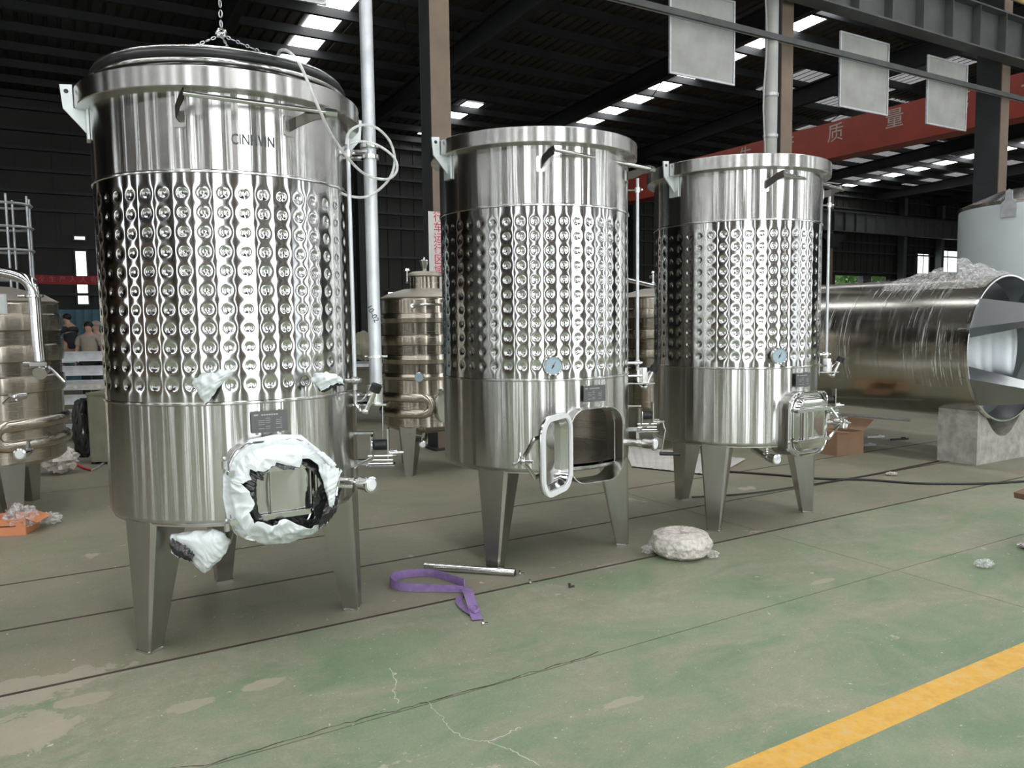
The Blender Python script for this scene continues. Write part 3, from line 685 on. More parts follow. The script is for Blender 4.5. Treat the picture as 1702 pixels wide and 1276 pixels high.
def wine_tank(name_label, loc, jrot, opt):
    t = thing('wine_tank', name_label, 'tank', (loc[0], loc[1], 0), 'dimple-jacketed tanks in the row')
    put('upper_shell', cached('us', lambda: MB().lathe([(R, Z_S1+(Z_RB+.02-Z_S1)*j/8) for j in range(9)], 288).mesh('upper_shell', 'shell')), 'shell', t).rotation_euler.z = jrot*.7
    j = put('dimple_jacket', cached('jk', jacket_mesh), 'jacket', t); j.rotation_euler.z = math.radians(jrot)
    hole = opt.get('open')
    put('lower_shell', cached('ls%s' % bool(hole), lambda: lower_shell(hole).mesh('lower_shell', 'shell')), 'shell', t)
    put('seam_bead', cached('sb', lambda: MB().lathe([(R+.000, Z_S1-.009), (R+.006, Z_S1-.006), (R+.007, Z_S1), (R+.006, Z_S1+.006), (R, Z_S1+.009)], 200).mesh('seam_bead', 'fitting')), 'fitting', t)
    put('seam_bead', cached('sb2', lambda: MB().lathe([(R+.000, Z_S2-.009), (R+.006, Z_S2-.006), (R+.007, Z_S2), (R+.006, Z_S2+.006), (R, Z_S2+.009)], 200).mesh('seam_bead', 'brushed')), 'brushed', t)
    kn = [(R*1.0, Z_B+.036)] + [(R-.035+.035*math.cos(a), Z_B+.036-.035*math.sin(a)) for a in [PI/2*q/6 for q in range(1, 7)]] + [(.3, Z_B-.02), (0, Z_B-.05)]
    put('bottom', cached('bt', lambda: MB().lathe(kn, 200).mesh('bottom', 'brushed')), 'brushed', t)
    put('rim_ring', cached('rm', lambda: MB().lathe([(R-.002, Z_RB-.012), (RR-.004, Z_RB-.004), (RR, Z_RB), (RR, Z_T-.004), (RR-.006, Z_T), (RR-.03, Z_T), (RR-.034, Z_T-.02), (R-.012, Z_RB+.03), (R-.012, Z_RB-.012)], 288).mesh('rim_ring', 'brushed', 30)), 'brushed', t)
    put('inner_wall', cached('in%s' % bool(hole), lambda: (lambda k: k)(inner(hole)).mesh('inner_wall', 'inner')), 'inner', t)
    for a in (241, 1, 121):
        l = put('leg', cached('lg%d' % a, lambda: leg_mb(a).mesh('leg', 'leg', 20)), 'leg', t)
        put('foot_plate', cached('lf%d' % a, lambda: leg_foot(a).mesh('foot_plate', 'fitting')), 'fitting', l)
    # lifting lugs
    for a in (210, 30):
        n, tt = fr(a)
        pol = [(.655, 2.60), (.70, 2.655), (.775, 2.74), (.785, 2.855), (.73, 2.86), (.728, 2.745), (.655, 2.74)]
        k = MB().prism(pol, -tt*.006, n, ZU, tt, .012)
        k.box(P3(a, R+.006, 2.67), (.012, .10, .16), Matrix.Rotation(math.radians(a), 3, 'Z'))
        l = put('lifting_lug', k, 'lug', t)
        put('bolt_hole', MB().cyl(n*.757+ZU*2.825-tt*.0075, n*.757+ZU*2.825+tt*.0075, .011), 'ink', l)
    # support bar on two curved brackets
    aL, rL, aR, rR, zb = opt.get('bar', (277, .80, 350, .80, 2.68))
    pL, pR = P3(aL, rL, zb), P3(aR, rR, zb-.0)
    br = put('support_bar', MB().cyl(pL, pR, .0125, seg=14), 'fitting', t)
    ep = MB(); dr = (pR-pL).normalized(); ep.cyl(pR-dr*.005, pR+dr*.055, .024, seg=8); put('end_nut', ep, 'fitting', br)
    n, tt = fr(272)
    bm = Matrix.Rotation(math.radians(272), 3, 'Z')
    for aa, zz in ((272, 2.62), (aR-10, 2.62)):
        n, tt = fr(aa); k = MB().prism(rrect(.055, .10, .012, 4), n*(R-.002)+ZU*zz, tt, ZU, n, .009); bp = put('bracket_plate', k, 'leg', t)
        e = pL if aa == 272 else pR
        k = MB(); st = n*(R+.004)+ZU*zz; md = n*(R+.06)+ZU*(zz+.01)+tt*.005
        w_ = ZU*.028
        pts = [st, st.lerp(md, .6)+ZU*.0, md, md.lerp(e, .55)+ZU*.008, e]
        vs = []; 
        for p in pts: vs += [p-w_, p+w_*.9]
        of = tt*.006
        vs2 = [p+of for p in vs]; k.add(vs+vs2, [(2*i, 2*i+1, 2*i+3, 2*i+2) for i in range(4)]+[(10+2*i, 12+2*i, 13+2*i, 11+2*i) for i in range(4)]+[(2*i+1, 11+2*i, 13+2*i, 2*i+3) for i in range(4)]+[(2*i, 2*i+2, 12+2*i, 10+2*i) for i in range(4)])
        put('curved_arm', k, 'darkarm', bp)
    # nameplate
    n, tt = fr(302.3); k = MB(); o = n*(R+.014)+ZU*1.118
    npl = put('nameplate', MB().prism(rrect(.178, .105, .004, 2, 0, .0525), o, tt, ZU, n, .003), 'name', t)
    k = MB()
    for q in range(6):
        for x0, ln in ((-.055, .03), (-.02, .022), (.03, .03), (.052, .008)):
            if (q+int(x0*100)) % 4: k.prism([(x0, .018+q*.010), (x0+ln, .018+q*.010), (x0+ln, .020+q*.010), (x0, .020+q*.010)], o+n*.0032, tt, ZU, n, .0004)
    k.prism([(-.076, .084), (-.055, .084), (-.055, .091), (-.076, .091)], o+n*.0032, tt, ZU, n, .0004)
    for x0 in range(7): k.prism([(-.04+x0*.012, .083), (-.031+x0*.012, .083), (-.031+x0*.012, .090), (-.04+x0*.012, .090)], o+n*.0032, tt, ZU, n, .0004)
    put('print_lines', k, 'print', npl)
    k = MB(); 
    for sx in (-.06, .06): k.prism([(sx-.006, -.01), (sx+.006, -.01), (sx+.006, .11), (sx-.006, .11)], n*(R-.03)+ZU*1.118, tt, ZU, n, .044)
    put('plate_bracket', k, 'fitting', npl)
    # thermometer
    if opt.get('thermo', True):
        n, tt = fr(opt.get('ta', 277.3)); c = n*(R+.0)+ZU*1.362
        M3 = frame((0, 0, 0), tt, ZU, n).to_3x3()
        th = put('thermometer', MB().lathe([(.016, -.01), (.016, .045), (.058, .048), (.063, .052), (.065, .072), (.060, .076), (.055, .072)], 40, c, M3), 'fitting', t)
        put('dial', MB().lathe([(0, .070), (.056, .070)], 40, c, M3), 'dial', th)
        k = MB()
        for q in range(21):
            a = math.radians(225-q*13.5); L0 = .040 if q % 5 == 0 else .045; ca, sa = math.cos(a), math.sin(a)
            k.prism([(ca*L0-sa*.0007, sa*L0+ca*.0007), (ca*.051-sa*.0007, sa*.051+ca*.0007), (ca*.051+sa*.0007, sa*.051-ca*.0007), (ca*L0+sa*.0007, sa*L0-ca*.0007)], c+n*.0705, tt, ZU, n, .0005)
        put('tick_mark', k, 'ink', th)
        a = math.radians(62); ca, sa = math.cos(a), math.sin(a)
        k = MB().prism([(-ca*.018-sa*.004, -sa*.018+ca*.004), (ca*.042, sa*.042), (-ca*.018+sa*.004, -sa*.018-ca*.004)], c+n*.072, tt, ZU, n, .001); k.lathe([(0, .075), (.006, .075), (.006, .07)], 16, c, M3); put('needle', k, 'ink', th)
    # level gauge tube with clamps, lower cock and sampling cap
    ga, gr_ = opt['gauge']; g0, g1 = P3(ga, gr_, 1.30), P3(ga, gr_, 2.64)
    gt = put('level_gauge', MB().cyl(g0-ZU*.02, g1, .0115, seg=12), 'galv', t)
    k = MB()
    for z in (2.56, 1.335): k.tube([P3(ga, R-.005, z), P3(ga, gr_+.02, z)], .007, 8); k.cyl(P3(ga, gr_, z-.018), P3(ga, gr_, z+.018), .019); k.sphere(P3(ga, gr_+.03, z), .010)
    k.cyl(P3(ga-4, R, 1.335), P3(ga-4, R+.09, 1.335), .012); k.cyl(P3(ga-4, R+.05, 1.335), P3(ga-4, R+.065, 1.335), .022)
    put('gauge_clamp', k, 'fitting', gt)
    k = MB().tube([g0, g0-ZU*.10, g0-ZU*.14+P3(ga, .03, 0), g0-ZU*.13+P3(ga, .065, 0)+Vector((.01, 0, 0))], .011, 10); k.sphere(g0-ZU*.14+P3(ga, .055, 0), .022)
    k.cyl(g0-ZU*.13+P3(ga, .065, 0), g0-ZU*.03+P3(ga, .11, 0), .014); put('bent_tube', k, 'fitting', gt)
    q = g0+P3(ga, .11, 0)-ZU*.03; ax = (Vector((.35, -.1, .8))).normalized()
    put('black_cap', MB().cyl(q, q+ax*.042, .030, seg=22), 'grip', gt, label='black round cap')
    put('cap_lever', MB().tube([q+ax*.01-Vector((.02, 0, 0)), q-Vector((.07, 0, .05)), q-Vector((.10, 0, .055))], .005, 6), 'fitting', gt)
    # side outlet with valve
    oa = opt.get('outlet', 341)
    n, tt = fr(oa); k = MB(); k.cyl(n*(R-.01)+ZU*.79, n*(R+.03)+ZU*.79, .024); put('outlet_pipe', k, 'fitting', t)
    ballvalve(t, n*(R+.12)+ZU*.79, (n+Vector((.25, -.75, 0))*.9), 1.0, Vector((.6, .25, .1)), True)
    # winch on an arm and socket for the mast
    wa = opt.get('winch', 2)
    n, tt = fr(wa); k = MB()
    so = P3(wa, R+.115, 1.22); k.tube([P3(wa-3, R-.01, 1.24), P3(wa-3, R+.10, 1.24)], .010, 8); k.tube([P3(wa+5, R-.01, 1.24), P3(wa+5, R+.10, 1.24)], .010, 8)
    k.lathe([(.047, 1.19), (.047, 1.30), (.040, 1.30), (.040, 1.20)], 24, (so.x, so.y, 0)); k.box((so.x, so.y, 1.188), (.15, .15, .010)); k.box(P3(wa, R+.05, 1.188), (.13, .11, .010))
    put('mast_socket', k, 'fitting', t)
    wc = P3(wa, R+.14, .95); fx, fy = n, tt
    k = MB(); k.cyl(wc-fx*.035, wc+fx*.035, .032, seg=18); wi = put('winch', k, 'grip', t, label='black winch drum')
    k = MB(); k.cyl(wc-fx*.045, wc-fx*.038, .072, seg=28); k.box(wc+fx*.045, (.008, .07, .19), Matrix.Rotation(math.radians(wa), 3, 'Z')); k.box(wc-fx*.052-ZU*.02, (.006, .07, .15), Matrix.Rotation(math.radians(wa), 3, 'Z'))
    for dz in (-.06, -.085, -.105): k.cyl(wc-fx*.07+ZU*dz-fy*.03, wc+fx*.07+ZU*dz-fy*.03, .006, seg=8)
    k.box(wc-ZU*.115, (.16, .09, .008), Matrix.Rotation(math.radians(wa), 3, 'Z')); k.cyl(wc+fx*.05-ZU*.05, wc+fx*.095-ZU*.05, .022); k.cyl(wc+fx*.09-ZU*.05, wc+fx*.13-ZU*.05, .010)
    put('winch_frame', k, 'fitting', wi)
    for zz, th_ in ((.85, .03), (1.02, .012)): put('winch_arm', MB().box(P3(wa, R+.04, zz), (.12, .03, th_), Matrix.Rotation(math.radians(wa), 3, 'Z')), 'fitting', t)
    if opt.get('crank'):
        h0 = wc+fx*.12-ZU*.05; k = MB().tube([h0, h0+fx*.01-ZU*.04, h0+fx*.02-ZU*.06, h0-ZU*.235-fx*.01], .006, 8); ck = put('crank', k, 'fitting', wi)
        put('crank_grip', MB().cyl(h0-ZU*.235-fx*.02, h0-ZU*.24+fx*.13, .014, seg=12), 'grip', ck)
    # bottom outlet
    if opt.get('bottom', True):
        n, tt = fr(281); put('drain_pipe', MB().tube([n*.30+ZU*.66, n*.33+ZU*.60, n*.50+ZU*.575], .024, 12), 'fitting', t)
        ballvalve(t, n*.60+ZU*.572, n+Vector((.12, 0, 0)), .95, -tt)
    # manway
    n, tt = fr(MAN_A)
    nk = put('manway_neck', cached('nk', lambda: manway_neck().mesh('manway_neck', 'shell')), 'brushed', t)
    hg = n*(MAN_R+.012)+ZU*MAN_Z - tt*(MAN_W/2+.004)
    if hole:
        ang = math.radians(-150); Rm = Matrix.Rotation(ang, 3, 'Z'); e1 = Rm @ tt; e3 = Rm @ n
        door_parts(t, frame(hg+n*.01-tt*.01, e1, ZU, e3))
    else: door_parts(t, frame(hg, tt, ZU, n))
    return t
def inner(hole):
    k = MB(); ri = R-.014; nu, nz = 144, 60; zs = [Z_B-.0+(Z_T-.1-Z_B)*j/nz for j in range(nz+1)]; n, t = fr(MAN_A)
    for z in zs:
        for i in range(nu): a = 2*PI*i/nu; k.v.append((ri*math.cos(a), ri*math.sin(a), z))
    for j in range(nz):
        for i in range(nu):
            if hole:
                a = 2*PI*(i+.5)/nu; zc = (zs[j]+zs[j+1])/2; s = ri*(math.cos(a)*t.x+math.sin(a)*t.y)
                if math.cos(a)*n.x+math.sin(a)*n.y > 0 and abs(s) < MAN_W/2 and abs(zc-MAN_Z) < MAN_H/2: continue
            k.f.append((j*nu+i, (j+1)*nu+i, (j+1)*nu+(i+1) % nu, j*nu+(i+1) % nu))
    k.lathe([(ri, Z_B+.05), (.3, Z_B+.02), (0, Z_B)], 96); return k
T1 = (-1.5616, 4.3991); T2 = (.1724, 5.6209); T3 = (1.8627, 6.5080)
tank1 = wine_tank('largest, nearest dimpled steel wine tank with torn white film and a raised lid', T1, 271.7-272, dict(bar=(277, .80, 326, .79, 2.69), gauge=(352, .70), thermo=False, bottom=False, winch=3))
tank2 = wine_tank('middle dimpled steel wine tank with its manway door standing open', T2, 268.8-272, dict(open=True, gauge=(0, .735), crank=True, bottom=False, ta=276.9))
tank3 = wine_tank('rearmost dimpled steel wine tank with a closed manway and a drain valve', T3, 270.3-272, dict(gauge=(0, .765), ta=280.0, bar=(278, .80, 353, .81, 2.68)))

# lettering on tank 1, wrapped round the shell
me = text_mesh('shell_lettering', 'CINHVIN', .072, 'etch', .0006)
for v_ in me.vertices:
    a = math.radians(300.5)+v_.co.x*.70/R; rr_ = R+.0035+v_.co.z; v_.co = Vector((rr_*math.cos(a), rr_*math.sin(a), 2.525+v_.co.y*1.0))
put('shell_lettering', me, 'etch', tank1)

# ------------------------------------------------------------------ tank 1: raised lid, chains, mast, hose
O1 = Vector((T1[0], T1[1], 0))
lid = thing('floating_lid', 'round steel lid with black inflatable tubes hanging in the first tank mouth', 'lid', O1+ZU*2.80)
put('pan', MB().lathe([(0, .03), (.50, .015), (.60, .0), (.615, .02), (.615, .14), (.627, .15), (.635, .146)], 160), 'brushed', lid)
def torus(rm, z, r, seg=160): return MB().tube([(rm*math.cos(2*PI*i/seg), rm*math.sin(2*PI*i/seg), z) for i in range(seg)], r, 12, closed=True)
put('steel_ring', torus(.632, .152, .007), 'fitting', lid); put('inflatable_tube', torus(.628, .122, .025), 'rubber', lid)
put('inflatable_tube', torus(.632, .052, .018), 'rubber', lid); put('steel_ring', torus(.652, .084, .013), 'brushed', lid)
hub = Vector((-1.56, 4.40, 3.235))
def chain(a, b, r, wire):
    """alternating oval links"""
    a, b = Vector(a), Vector(b); L = (b-a).length; n = max(2, int(L/(r*1.9*1.55))); d = (b-a).normalized(); s1 = d.cross(Vector((.3, 1, .2))).normalized(); s2 = d.cross(s1); k = MB()
    for i in range(n):
        c = a.lerp(b, (i+.5)/n); s = s1 if i % 2 else s2
        k.tube([c+d*(r*1.15*math.cos(q*PI/5))+s*(r*.62*math.sin(q*PI/5)) for q in range(10)], wire, 5, closed=True)
    return k
ch = thing('lifting_chain', 'steel chain with three branches holding the lid of the first tank', 'chain', hub)
put('ring', MB().tube([(.022*math.cos(q*PI/6), 0, .022*math.sin(q*PI/6)) for q in range(12)], .007, 8, closed=True).box((0, 0, -.005), (.055, .03, .012)), 'fitting', ch)
o = put('main_chain', chain((0, 0, .02), (-.005, .0, .72), .017, .0035), 'galv', ch)
for q in ((-.42, -.18), (.48, -.16), (.02, .46)):
    put('branch_chain', chain((0, 0, -.01), (q[0], q[1], -.255), .011, .003), 'galv', ch)
mast = thing('lifting_mast', 'tall galvanised mast pole at the right side of the first tank', 'pole', (-.78, 4.46, 1.2))
put('pole', MB().cyl((0, 0, 0), (0, 0, 2.86), .0365, seg=26), 'galv', mast)
put('top_arm', MB().box((-.42, -.03, 2.82), (.95, .05, .05), Matrix.Rotation(.07, 3, 'Z')), 'galv', mast)
k = MB()
for z in (1.42, 1.36): k.lathe([(.037, z), (.052, z), (.052, z+.022), (.037, z+.022)], 26)
k.box((-.07, 0, 1.40), (.14, .07, .014)); k.box((-.07, 0, 1.365), (.14, .07, .010)); k.cyl((-.02, .03, 1.35), (-.02, .03, 1.45), .008); put('upper_bracket', k, 'fitting', mast)
k = MB().lathe([(.037, .25), (.046, .25), (.046, .262), (.037, .262)], 26); k.cyl((-.06, 0, .256), (.07, 0, .256), .008); put('pole_clamp', k, 'fitting', mast)
put('wire_rope', MB().cyl((.035, 0, -.0), (.03, 0, -.24), .003, seg=6), 'galv', mast)
put_text('pen_writing', '10-02', .045, 'ink', frame((-.002, -.0375, .50), Vector((.45, 0, -.9)).normalized(), Vector((.9, 0, .45)).normalized(), (0, -1, 0)), mast, .0006)
# clear hose: over the lid and coiled round the mast
def ray(px, py, Y):
    d = fw + rt*((px-851)/F_PX) - up*((py-638)/F_PX); return Vector((0, 0, 1.65)) + d*(Y/d.y)
hp = [(462, 94, 3.98), (466, 84, 3.9), (480, 86, 3.80), (500, 110, 3.78), (530, 180, 3.80), (556, 232, 3.95), (600, 285, 4.2), (640, 298, 4.38), (659, 285, 4.42), (655, 262, 4.42), (625, 240, 4.38), (590, 236, 4.34),
      (560, 255, 4.30), (541, 280, 4.28), (545, 303, 4.28), (575, 324, 4.30), (612, 326, 4.34), (645, 300, 4.40), (656, 268, 4.43), (648, 235, 4.41), (625, 212, 4.38), (600, 208, 4.34), (580, 220, 4.3), (575, 240, 4.28)]
def catmull(P, n=6):
    out = []; Q = [P[0]]+P+[P[-1]]
    for i in range(1, len(Q)-2):
        for k in range(n):
            t_ = k/n; a, b, c, d = Q[i-1], Q[i], Q[i+1], Q[i+2]
            out.append(.5*((2*b)+(c-a)*t_+(2*a-5*b+4*c-d)*t_*t_+(3*b-a-3*c+d)*t_**3))
    return out+[P[-1]]
solo('clear_hose', MB().tube(catmull([ray(*q) for q in hp]), .0075, 10), 'clear', 'clear plastic hose looped over the lid and coiled around the mast', 'hose')

# ------------------------------------------------------------------ torn protective film on tank 1
from mathutils import noise as mn
def manF(s, z, d):   # manway frame -> world (tank 1)
    n, t = fr(MAN_A); return O1 + n*(MAN_R+d) + t*s + ZU*(MAN_Z+z)
def dshell(s): return math.sqrt(max(R*R-s*s, .05))-MAN_R
def pxF(px, py, d):  # pixel -> point on plane d in front of the neck
    n, t = fr(MAN_A); dr = fw + rt*((px-851)/F_PX) - up*((py-638)/F_PX); o = Vector((0, 0, 1.65)); q = O1+n*(MAN_R+d); k = (q-o).dot(n)/dr.dot(n); return o+dr*k
outer = [(455, 722), (500, 722), (528, 745), (552, 768), (564, 800), (562, 838), (545, 868), (520, 888), (480, 902), (440, 905), (400, 893), (378, 866), (370, 825), (371, 790), (385, 755), (415, 730)]
inner_ = [(460, 771), (492, 771), (515, 762), (533, 775), (545, 802), (549, 834), (536, 864), (512, 876), (482, 868), (455, 876), (425, 872), (418, 850), (412, 815), (404, 805), (420, 790), (424, 778)]
def annulus(OU, IN, do, dm, di, amp, NU=300, NV=44, seed=0):
    k = MB(); nO = len(OU)
    def lerp(L, s):
        x = s*nO; i = int(x) % nO; j = (i+1) % nO; f_ = x-int(x); return (L[i][0]*(1-f_)+L[j][0]*f_, L[i][1]*(1-f_)+L[j][1]*f_)
    nn, tt = fr(MAN_A)
    def fn(s, q):
        a, b = lerp(OU, s % 1), lerp(IN, s % 1); sb = s*2*PI; jg = (mn.noise(Vector((math.cos(sb)*2.6, math.sin(sb)*2.6, seed)))*17+mn.noise(Vector((math.cos(sb)*9, math.sin(sb)*9, seed)))*4)*q*q; x, y = a[0]*(1-q)+b[0]*q+jg, a[1]*(1-q)+b[1]*q+jg*.8
        d = do*(1-q)**2 + dm*2*q*(1-q) + di*q*q
        if q < .35 and y < 880: d = min(d, do)*(1-q/.35)+d*q/.35
        p = pxF(x, y, d); sa = s*2*PI; e = -abs(mn.noise(Vector((math.cos(sa)*4.2+q*.8, math.sin(sa)*4.2, q*.9+seed))))*amp*2.6 - abs(mn.noise(Vector((math.cos(sa)*9-q*1.6, math.sin(sa)*9, q*1.3+seed+4))))*amp*1.5 + (1-2*abs(mn.noise(Vector((p.x*13+p.z*7, p.z*15-p.x*5, seed)))))*amp*.9 + amp*.5
        return p + nn*e*(.3+.7*math.sin(PI*min(1, q*1.1+.05)))
    return k.grid(fn, NU, NV, closed=True)
shr = [(x*.985+470*.015, y*.985+808*.015) for x, y in outer]
wf = thing('torn_film', 'torn white and black plastic film around the first tank manway', 'film', manF(0, 0, 0))
def rel(o, par): o.parent = par; o.location = -Vector(par.location); return o
rel(put('white_layer', annulus(outer, inner_, .005, .135, .125, .017), 'film', wf, sharp=180), wf)
inb = [((x-475)*.80+472, (y-818)*.82+818) for x, y in inner_]
rel(put('black_layer', annulus([(x*.94+475*.06, y*.94+815*.06) for x, y in outer], inb, .0, .115, .112, .010, seed=5), 'filmblack', wf, label='black inner side of the film', sharp=180), wf)
def scrap(pts, d0, name, mat, par, amp=.012, seed=1, nn=None, nv=10):
    """ragged leaf of film spanned between two pixel polylines (top edge, bottom edge)"""
    A, B = pts; nA = len(A)-1
    def L(P, s):
        x = min(s*nA, nA-1e-6); i = int(x); f_ = x-i; return [P[i][k]*(1-f_)+P[i+1][k]*f_ for k in range(3)]
    def fn(s, q):
        a, b = L(A, s), L(B, s); q2 = q+mn.noise(Vector((s*12, seed, 7)))*.12*abs(2*q-1); p = ray(a[0]*(1-q2)+b[0]*q2+mn.noise(Vector((s*9, q*9, seed)))*1.2, a[1]*(1-q2)+b[1]*q2, a[2]*(1-q)+b[2]*q)
        return p + Vector((0, -1, 0))*(mn.noise(Vector((p.x*30, p.z*30, seed)))*amp + abs(mn.noise(Vector((p.x*24-p.z*44, p.z*12, 3))))*amp*1.8 + .02*math.sin(PI*q))
    o = put(name, MB().grid(fn, 64, 34), mat, par, sharp=180)
    return rel(o, par)
scrap(([(528, 768, 3.80), (545, 772, 3.78), (562, 778, 3.82), (570, 782, 3.84)], [(538, 800, 3.79), (548, 842, 3.76), (556, 838, 3.78), (562, 795, 3.82)]), 0, 'loose_flap', 'film', wf)
scrap(([(530, 748, 3.80), (540, 752, 3.78), (552, 764, 3.80), (560, 772, 3.82)], [(528, 752, 3.79), (538, 766, 3.79), (548, 776, 3.80), (556, 776, 3.82)]), 0, 'loose_flap', 'film', wf, .006)
scrap(([(556, 800, 3.84), (562, 806, 3.86), (568, 812, 3.88)], [(528, 878, 3.78), (542, 872, 3.80), (560, 850, 3.86)]), 0, 'black_flap', 'filmblack', wf, .008)
f1 = thing('torn_film', 'torn white film hanging off the thermometer stub at the first tank jacket', 'film', ray(350, 640, 3.64))
scrap(([(322, 632, 3.66), (335, 620, 3.62), (362, 617, 3.60), (385, 613, 3.62), (391, 611, 3.64)], [(326, 645, 3.66), (342, 672, 3.63), (350, 664, 3.62), (362, 645, 3.62), (388, 622, 3.64)]), 0, 'white_layer', 'film', f1)
scrap(([(338, 648, 3.655), (348, 646, 3.65), (356, 644, 3.65), (360, 642, 3.65), (362, 640, 3.65)], [(339, 668, 3.655), (343, 674, 3.65), (350, 664, 3.65), (354, 656, 3.65), (358, 648, 3.65)]), 0, 'black_layer', 'filmblack', f1, .004)
f2 = thing('torn_film', 'small torn white film over a port right of the first tank jacket', 'film', ray(545, 632, 3.95))
scrap(([(517, 630, 3.93), (524, 620, 3.90), (540, 618, 3.88), (560, 622, 3.92), (570, 630, 3.97)], [(520, 632, 3.93), (535, 650, 3.90), (548, 642, 3.89), (562, 636, 3.93), (575, 640, 3.98)]), 0, 'white_layer', 'film', f2)
scrap(([(530, 640, 3.93), (538, 641, 3.93), (548, 638, 3.93), (560, 634, 3.95), (568, 632, 3.98)], [(531, 650, 3.93), (540, 652, 3.93), (550, 646, 3.93), (562, 641, 3.96), (575, 641, 3.99)]), 0, 'black_layer', 'filmblack', f2, .003)
# wrapped drain valve under tank 1
n, tt = fr(281)
put('drain_pipe', MB().tube([n*.30+ZU*.66, n*.33+ZU*.60, n*.52+ZU*.55], .024, 12), 'fitting', tank1)
f3 = thing('film_bag', 'white film bag torn open around the drain below the first tank', 'film', ray(335, 905, 3.75))
prof = [(383, 898), (378, 918), (360, 935), (350, 948), (340, 953), (325, 940), (318, 932), (296, 926), (285, 918), (283, 905), (284, 888), (300, 884), (330, 881), (355, 878), (375, 885)]
cxp, cyp = 338, 906
def bag(s, q):
    n_ = len(prof); x = (s % 1)*n_; i = int(x) % n_; j = (i+1) % n_; f_ = x-int(x); ex, ey = prof[i][0]*(1-f_)+prof[j][0]*f_, prof[i][1]*(1-f_)+prof[j][1]*f_
    rr_ = math.sin(q*PI); y_ = -math.cos(q*PI)
    p = ray(cxp+(ex-cxp)*rr_, cyp+(ey-cyp)*rr_, 3.80-y_*-.085*1.0)
    return p + Vector((mn.noise(p*30), -abs(mn.noise(Vector((p.x*40+p.z*20, p.z*14, 2))))*2.2, mn.noise(p*28)))*.011*rr_
rel(put('white_layer', MB().grid(bag, 150, 50, closed=True), 'film', f3, sharp=180), f3)
scrap(([(286, 894, 3.70), (296, 900, 3.69), (306, 905, 3.69), (316, 912, 3.69), (324, 922, 3.70)], [(284, 912, 3.70), (290, 922, 3.69), (300, 927, 3.69), (314, 932, 3.69), (322, 934, 3.70)]), 0, 'black_layer', 'filmblack', f3, .004)

# ------------------------------------------------------------------ tanks with cooling channels in the row behind
def channel_tank(name_label, loc, Rt, z0, z1, bands, uturn, hatch=None, pipe=False, dial=None, rot=0, hh=.16):
    t = thing('storage_tank', name_label, 'tank', (loc[0], loc[1], 0), 'warm steel tanks with cooling channels')
    prof = [(0, z0-.10), (Rt*.7, z0-.05), (Rt-.03, z0), (Rt, z0+.03)]
    for a, b_ in bands: prof += [(Rt, a-.004), (Rt+.016, a+.006), (Rt+.026, (a+b_)/2), (Rt+.016, b_-.006), (Rt, b_+.004)]
    prof += [(Rt, z1-.02), (Rt-.012, z1)]
    put('body', MB().lathe(prof, 128), 'old_tank', t, sharp=25)
    put('dome', MB().lathe([(Rt-.01, z1), (Rt+.006, z1+.008), (Rt*.85, z1+hh*.45), (Rt*.5, z1+hh*.85), (0, z1+hh)], 96), 'dome', t)
    for a in (250+rot, 10+rot, 130+rot):
        n, tt = fr(a); k = MB(); zt = z0+.04
        vs = [n*(Rt-.01)-tt*.10+ZU*zt, n*(Rt-.01)+tt*.10+ZU*zt, n*(Rt-.2)+tt*.09+ZU*zt, n*(Rt-.2)-tt*.09+ZU*zt, n*(Rt)-tt*.045, n*(Rt)+tt*.045, n*(Rt-.09)+tt*.04, n*(Rt-.09)-tt*.04]
        k.add(vs, [(0, 1, 2, 3), (7, 6, 5, 4), (0, 4, 5, 1), (1, 5, 6, 2), (2, 6, 7, 3), (3, 7, 4, 0)]); put('leg', k, 'leg', t, sharp=20)
    if uturn:
        ac, zc, sgn = uturn; pts = []
        for k in range(9): pts.append(P3(ac+sgn*(80-k*10), Rt+.004, zc+.085))
        for k in range(9): a = PI/2-PI*k/8; pts.append(P3(ac-sgn*math.degrees(.085*math.cos(a)/Rt), Rt+.004, zc+.085*math.sin(a)))
        for k in range(9): pts.append(P3(ac+sgn*(k*10), Rt+.004, zc-.085))
        put('cooling_channel', MB().tube(pts, .050, 14), 'old_tank', t)
    if hatch:
        r = hatch; zz = z1+hh*.8
        put('hatch_neck', MB().lathe([(r, zz-.04), (r, zz+.14), (r+.012, zz+.145)], 48), 'old_tank', t)
        hl = put('hatch_lid', MB().lathe([(r+.03, zz+.15), (r+.03, zz+.175), (r*.8, zz+.20), (0, zz+.21)], 48), 'dome', t)
        put('vent_knob', MB().lathe([(.025, zz+.20), (.03, zz+.25), (.05, zz+.31), (.05, zz+.33), (.015, zz+.335), (.01, zz+.36), (0, zz+.36)], 24), 'fitting', hl)
        k = MB(); q = P3(215, r+.05, 0); k.cyl(q+ZU*(zz+.07), q+ZU*(zz+.22), .008); k.lathe([(0, zz+.235), (.028, zz+.23), (.035, zz+.205), (0, zz+.2)], 16, (q.x, q.y, 0)); k.box(q+ZU*(zz+.08), (.03, .03, .02)); put('swing_bolt', k, 'fitting', hl)
    if dial:
        n, tt = fr(dial[0]); M3 = frame((0, 0, 0), tt, ZU, n).to_3x3(); c = n*Rt+ZU*dial[1]
        th = put('thermometer', MB().lathe([(.012, 0), (.012, .05), (.05, .052), (.052, .07), (.046, .072)], 32, c, M3), 'fitting', t); put('dial', MB().lathe([(0, .069), (.046, .069)], 32, c, M3), 'dial', th)
        a = 1.1; put('needle', MB().prism([(-.012, -.003), (.02, .033), (-.006, .005)], c+n*.071, tt, ZU, n, .001), 'ink', th)
    return t
